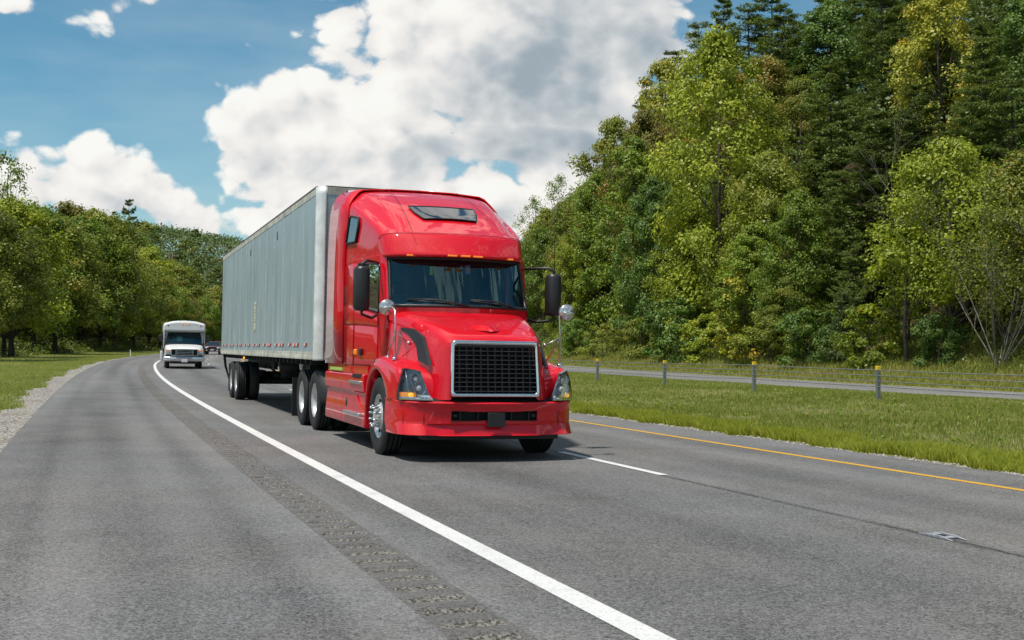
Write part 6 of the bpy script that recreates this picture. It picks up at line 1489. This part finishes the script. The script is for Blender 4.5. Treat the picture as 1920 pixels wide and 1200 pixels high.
def suv():
    s0, u0 = 147, 2.4
    x, y = xy(s0, u0); T = empty('sport_utility_vehicle', (float(x), float(y), float(ground(s0, u0))), (0, .0168, float(np.interp(s0, _S, _T))))
    tag(T, 'dark red sport utility vehicle driving far behind the white shuttle bus', 'car')
    rows = [[(0, 0, .45), (.6, .02, .45), (.86, .10, .45), (.9, .3, .4)], [(0, -.02, .75), (.6, 0, .75), (.86, .08, .75), (.91, .3, .7)], [(0, .05, .98), (.6, .07, .98), (.84, .14, .95), (.91, .4, .88)],
            [(0, .9, 1.10), (.6, .92, 1.09), (.84, .95, 1.04), (.92, 1.0, .9)], [(0, 1.15, 1.12), (.6, 1.17, 1.11), (.86, 1.2, 1.06), (.92, 1.3, .9)], [(0, 4.4, 1.12), (.6, 4.4, 1.12), (.86, 4.4, 1.08), (.92, 4.3, .9)]]
    m = MB(); m.grid(mirror_x(rows)); m.box((-.9, .3, .38), (.9, 4.4, .92)); m.build('body', M['darkpaint'], T, fix=True, bevel=.03)
    m = MB(); m.add([(-.72, 1.72, 1.62), (.72, 1.72, 1.62), (.72, 4.2, 1.62), (-.72, 4.2, 1.62), (-.86, 1.18, 1.1), (.86, 1.18, 1.1), (.86, 4.4, 1.1), (-.86, 4.4, 1.1)], [(0, 1, 2, 3), (0, 4, 5, 1), (1, 5, 6, 2), (2, 6, 7, 3), (3, 7, 4, 0)]); m.build('cabin', M['darkpaint'], T, bevel=.03)
    MB().add([(-.70, 1.655, 1.57), (.70, 1.655, 1.57), (.80, 1.17, 1.13), (-.80, 1.17, 1.13)], [(0, 1, 2, 3)]).build('windshield', M['dglass_solid'], T)
    MB().box((-.5, -.035, .72), (.5, .0, .92)).build('grille', M['black'], T, bevel=.02)
    MB().box((-.8, -.05, .40), (.8, .02, .58)).build('bumper', M['chassis'], T, bevel=.02)
    MB().box((-.2, -.07, .52), (.2, -.05, .66)).build('licence_plate', M['plate'], T)
    for sg in (-1, 1):
        MB().box((sg * .70 - .14, .0, .76), (sg * .70 + .14, .05, .92)).build('headlight', M['plate'], T, bevel=.03)
        m = MB(); m.sphere((sg * .62, -.04, .50), .07, 8, 6); m.build('fog_lamp', M['plate'], T)
        MB().box((sg * 1.0 - .09, 1.35, 1.05), (sg * 1.0 + .09, 1.42, 1.2)).build('side_mirror', M['black_plastic'], T)
        for yy in (.85, 3.6): wheel(T, (sg * .80, yy, .36), sg, .22, .36, 'dish', 'wheel', simple=True)
    return T
suv()

# ================================================================== ROADSIDE FURNITURE
# cable barrier posts along the median with their four wire ropes
PS = [25.7 + 6.02 * i for i in range(-2, 14)]
names = {0: 'barrier post nearest the right edge of the photo', 1: 'second barrier post from the right', 2: 'third barrier post from the right', 3: 'fourth barrier post from the right, next to the truck'}
def post():
    t = empty('barrier_post', (0, 0, 0))
    m = MB(); m.prism([(-.05, -.035), (.05, -.035), (.05, .035), (.04, .035), (.04, -.025), (-.04, -.025), (-.04, .035), (-.05, .035)], 'z', -.3, .86); m.build('post_channel', M['galv'], t)
    m = MB(); m.box((-.055, -.04, .80), (.055, .04, .90)); m.build('reflector_cap', M['yellow'], t, bevel=.008)
    m = MB()
    for z in (.80, .66, .52, .38): m.box((-.052, -.046, z - .012), (.0, -.035, z + .012))
    m.build('rope_hook', M['galv'], t)['kind'] = 'stuff'
    return t
def place(t, s, u, rz=0.): x, y = xy(s, u); t.location = (float(x), float(y), float(ground(s, u))); t.rotation_euler = (TR.uniform(-.015, .015), TR.uniform(-.02, .02), float(np.interp(s, _S, _T)) + rz)
p0 = post(); place(p0, PS[2], 16.4); tag(p0, 'galvanised barrier post with a yellow cap, nearest the right edge of the photo', 'barrier post', 'cable barrier posts along the median')
for i, s in enumerate(PS):
    if i == 2: continue
    c = p0.copy(); COL.objects.link(c)
    for ch in p0.children: d = ch.copy(); COL.objects.link(d); d.parent = c
    place(c, s, 16.4)
    if 3 <= i <= 5: c['label'] = 'galvanised barrier post with a yellow cap, %s from the right edge of the photo' % {3: 'second', 4: 'third', 5: 'fourth'}[i]
    else: c['label'] = 'galvanised yellow capped barrier post on the median, hidden behind the truck or beyond the frame'
for z in (.80, .66, .52, .38):
    sv = np.arange(13.7, 104, .75); m = MB(); pts = []
    for s in sv:
        x, y = xy(s, 16.4 - .045); ph = ((s - PS[0]) / 6.02) % 1; pts.append((float(x), float(y), float(np.interp(s, PS, [float(ground(q, 16.4)) for q in PS])) + z - .012 * sin(pi * ph)))
    m.tube(pts, .011, 5); o = m.build('wire_rope', M['galv'], None); tag(o, '%s wire rope of the cable barrier on the median' % {.80: 'topmost', .66: 'second highest', .52: 'second lowest', .38: 'lowest'}[z], 'cable')
def delineator():
    s, u = 123.5, -4.2; x, y = xy(s, u); t = empty('delineator_post', (float(x), float(y), float(ground(s, u))))
    tag(t, 'white flexible delineator post on the left verge where the shoulder bends away', 'road post')
    MB().box((-.05, -.012, -.1), (.05, .012, .68)).build('post_blade', M['plate'], t); MB().box((-.04, -.016, .54), (.04, -.012, .62)).build('reflector', M['plate'], t)
delineator()
def utility_pole(s, u, top, label, arms=1):
    x, y = xy(s, u); z = float(ground(s, u)); t = empty('utility_pole', (float(x), float(y), z)); tag(t, label, 'utility pole')
    m = MB(); m.tube([(0, 0, -.5), (0, 0, top - z)], [.17, .12], 8); m.build('pole', M['wood'], t)
    for k_ in range(arms):
        m = MB(); zt = top - z - .5 - k_ * .9; m.box((-1.3, -.06, zt - .07), (1.3, .06, zt + .07)); m.build('crossarm', M['wood'], t)
        for xx in (-1.15, -.5, .5, 1.15): MB().tube([(xx, 0, zt + .06), (xx, 0, zt + .26)], .05, 6).build('insulator', M['plate'], t)
utility_pole(259.5, -15, 1.466 + (648.6 - 458) / 2169.3 * 252.6, 'wooden utility pole with one crossarm rising above the rear edge of the trailer')
utility_pole(346.5, -60, 1.466 + (648.6 - 472) / 2169.3 * 347.3, 'distant wooden utility pole with two crossarms against the far hill', 2)
# bare grey stemmed shrub at the foot of the slope
def bare_tree(s, u, h, label, seed, nst=9, leaves=True):
    r = random.Random(seed); x, y = xy(s, u); t = empty('bare_stemmed_tree', (float(x), float(y), float(ground(s, u)))); tag(t, label, 'tree')
    m = MB(); tips = []
    def grow(p, d, L, rad, lev):
        n = 4; pts = [p]; q = Vector(p); dd = Vector(d)
        for i in range(n):
            dd = (dd + Vector((r.gauss(0, .10), r.gauss(0, .10), .06))).normalized(); q = q + dd * (L / n); pts.append(q.copy())
        m.tube(pts, [rad * (1 - .5 * i / n) for i in range(n + 1)], 5 if lev < 2 else 3, cap=False)
        tips.append(q.copy())
        if lev < 3:
            for k_ in range(4 if lev < 2 else 3):
                pp = pts[r.randint(1, n)]; nd = (dd + Vector((r.gauss(0, .5), r.gauss(0, .5), r.gauss(.05, .3)))).normalized(); grow(pp, nd, L * r.uniform(.4, .65), rad * .42, lev + 1)
    for i in range(nst):
        a = 2 * pi * i / nst + r.uniform(-.3, .3); sp = r.uniform(.15, .75); grow(Vector((.15 * cos(a), .15 * sin(a), 0)), Vector((sp * cos(a), sp * sin(a), 1)).normalized(), h * r.uniform(.55, .8), .042, 0)
    m.build('branches', M['bark_pale'], t)
    if leaves:
        rr = np.random.default_rng(seed); tp = np.array([list(v) for v in tips]); P = tp[rr.integers(0, len(tp), 5200)] + rr.normal(0, .28, (5200, 3)); P = P[P[:, 2] > h * .42]
        Q = leaf_quads(P, rr.normal(0, 1, P.shape) + np.array([0, 0, .6]), .16, rr); n = len(Q)
        link('foliage', np_mesh('foliage', Q.reshape(-1, 3), np.arange(n * 4).reshape(n, 4), {'v': ('FACE', rr.random(n)), 'c': ('FACE', rr.random(n))}), LM['olive'], t)
bare_tree(51.0, 42.6, 8.2, 'many stemmed tree with bare pale grey branches at the foot of the slope, far right', 5)
bare_tree(63.0, 49, 13.5, 'leafless grey tree whose twigs show above the broad lime green tree', 8, 5, False)

# dead twigs at the top of the lime tree come from a second bare crown behind it
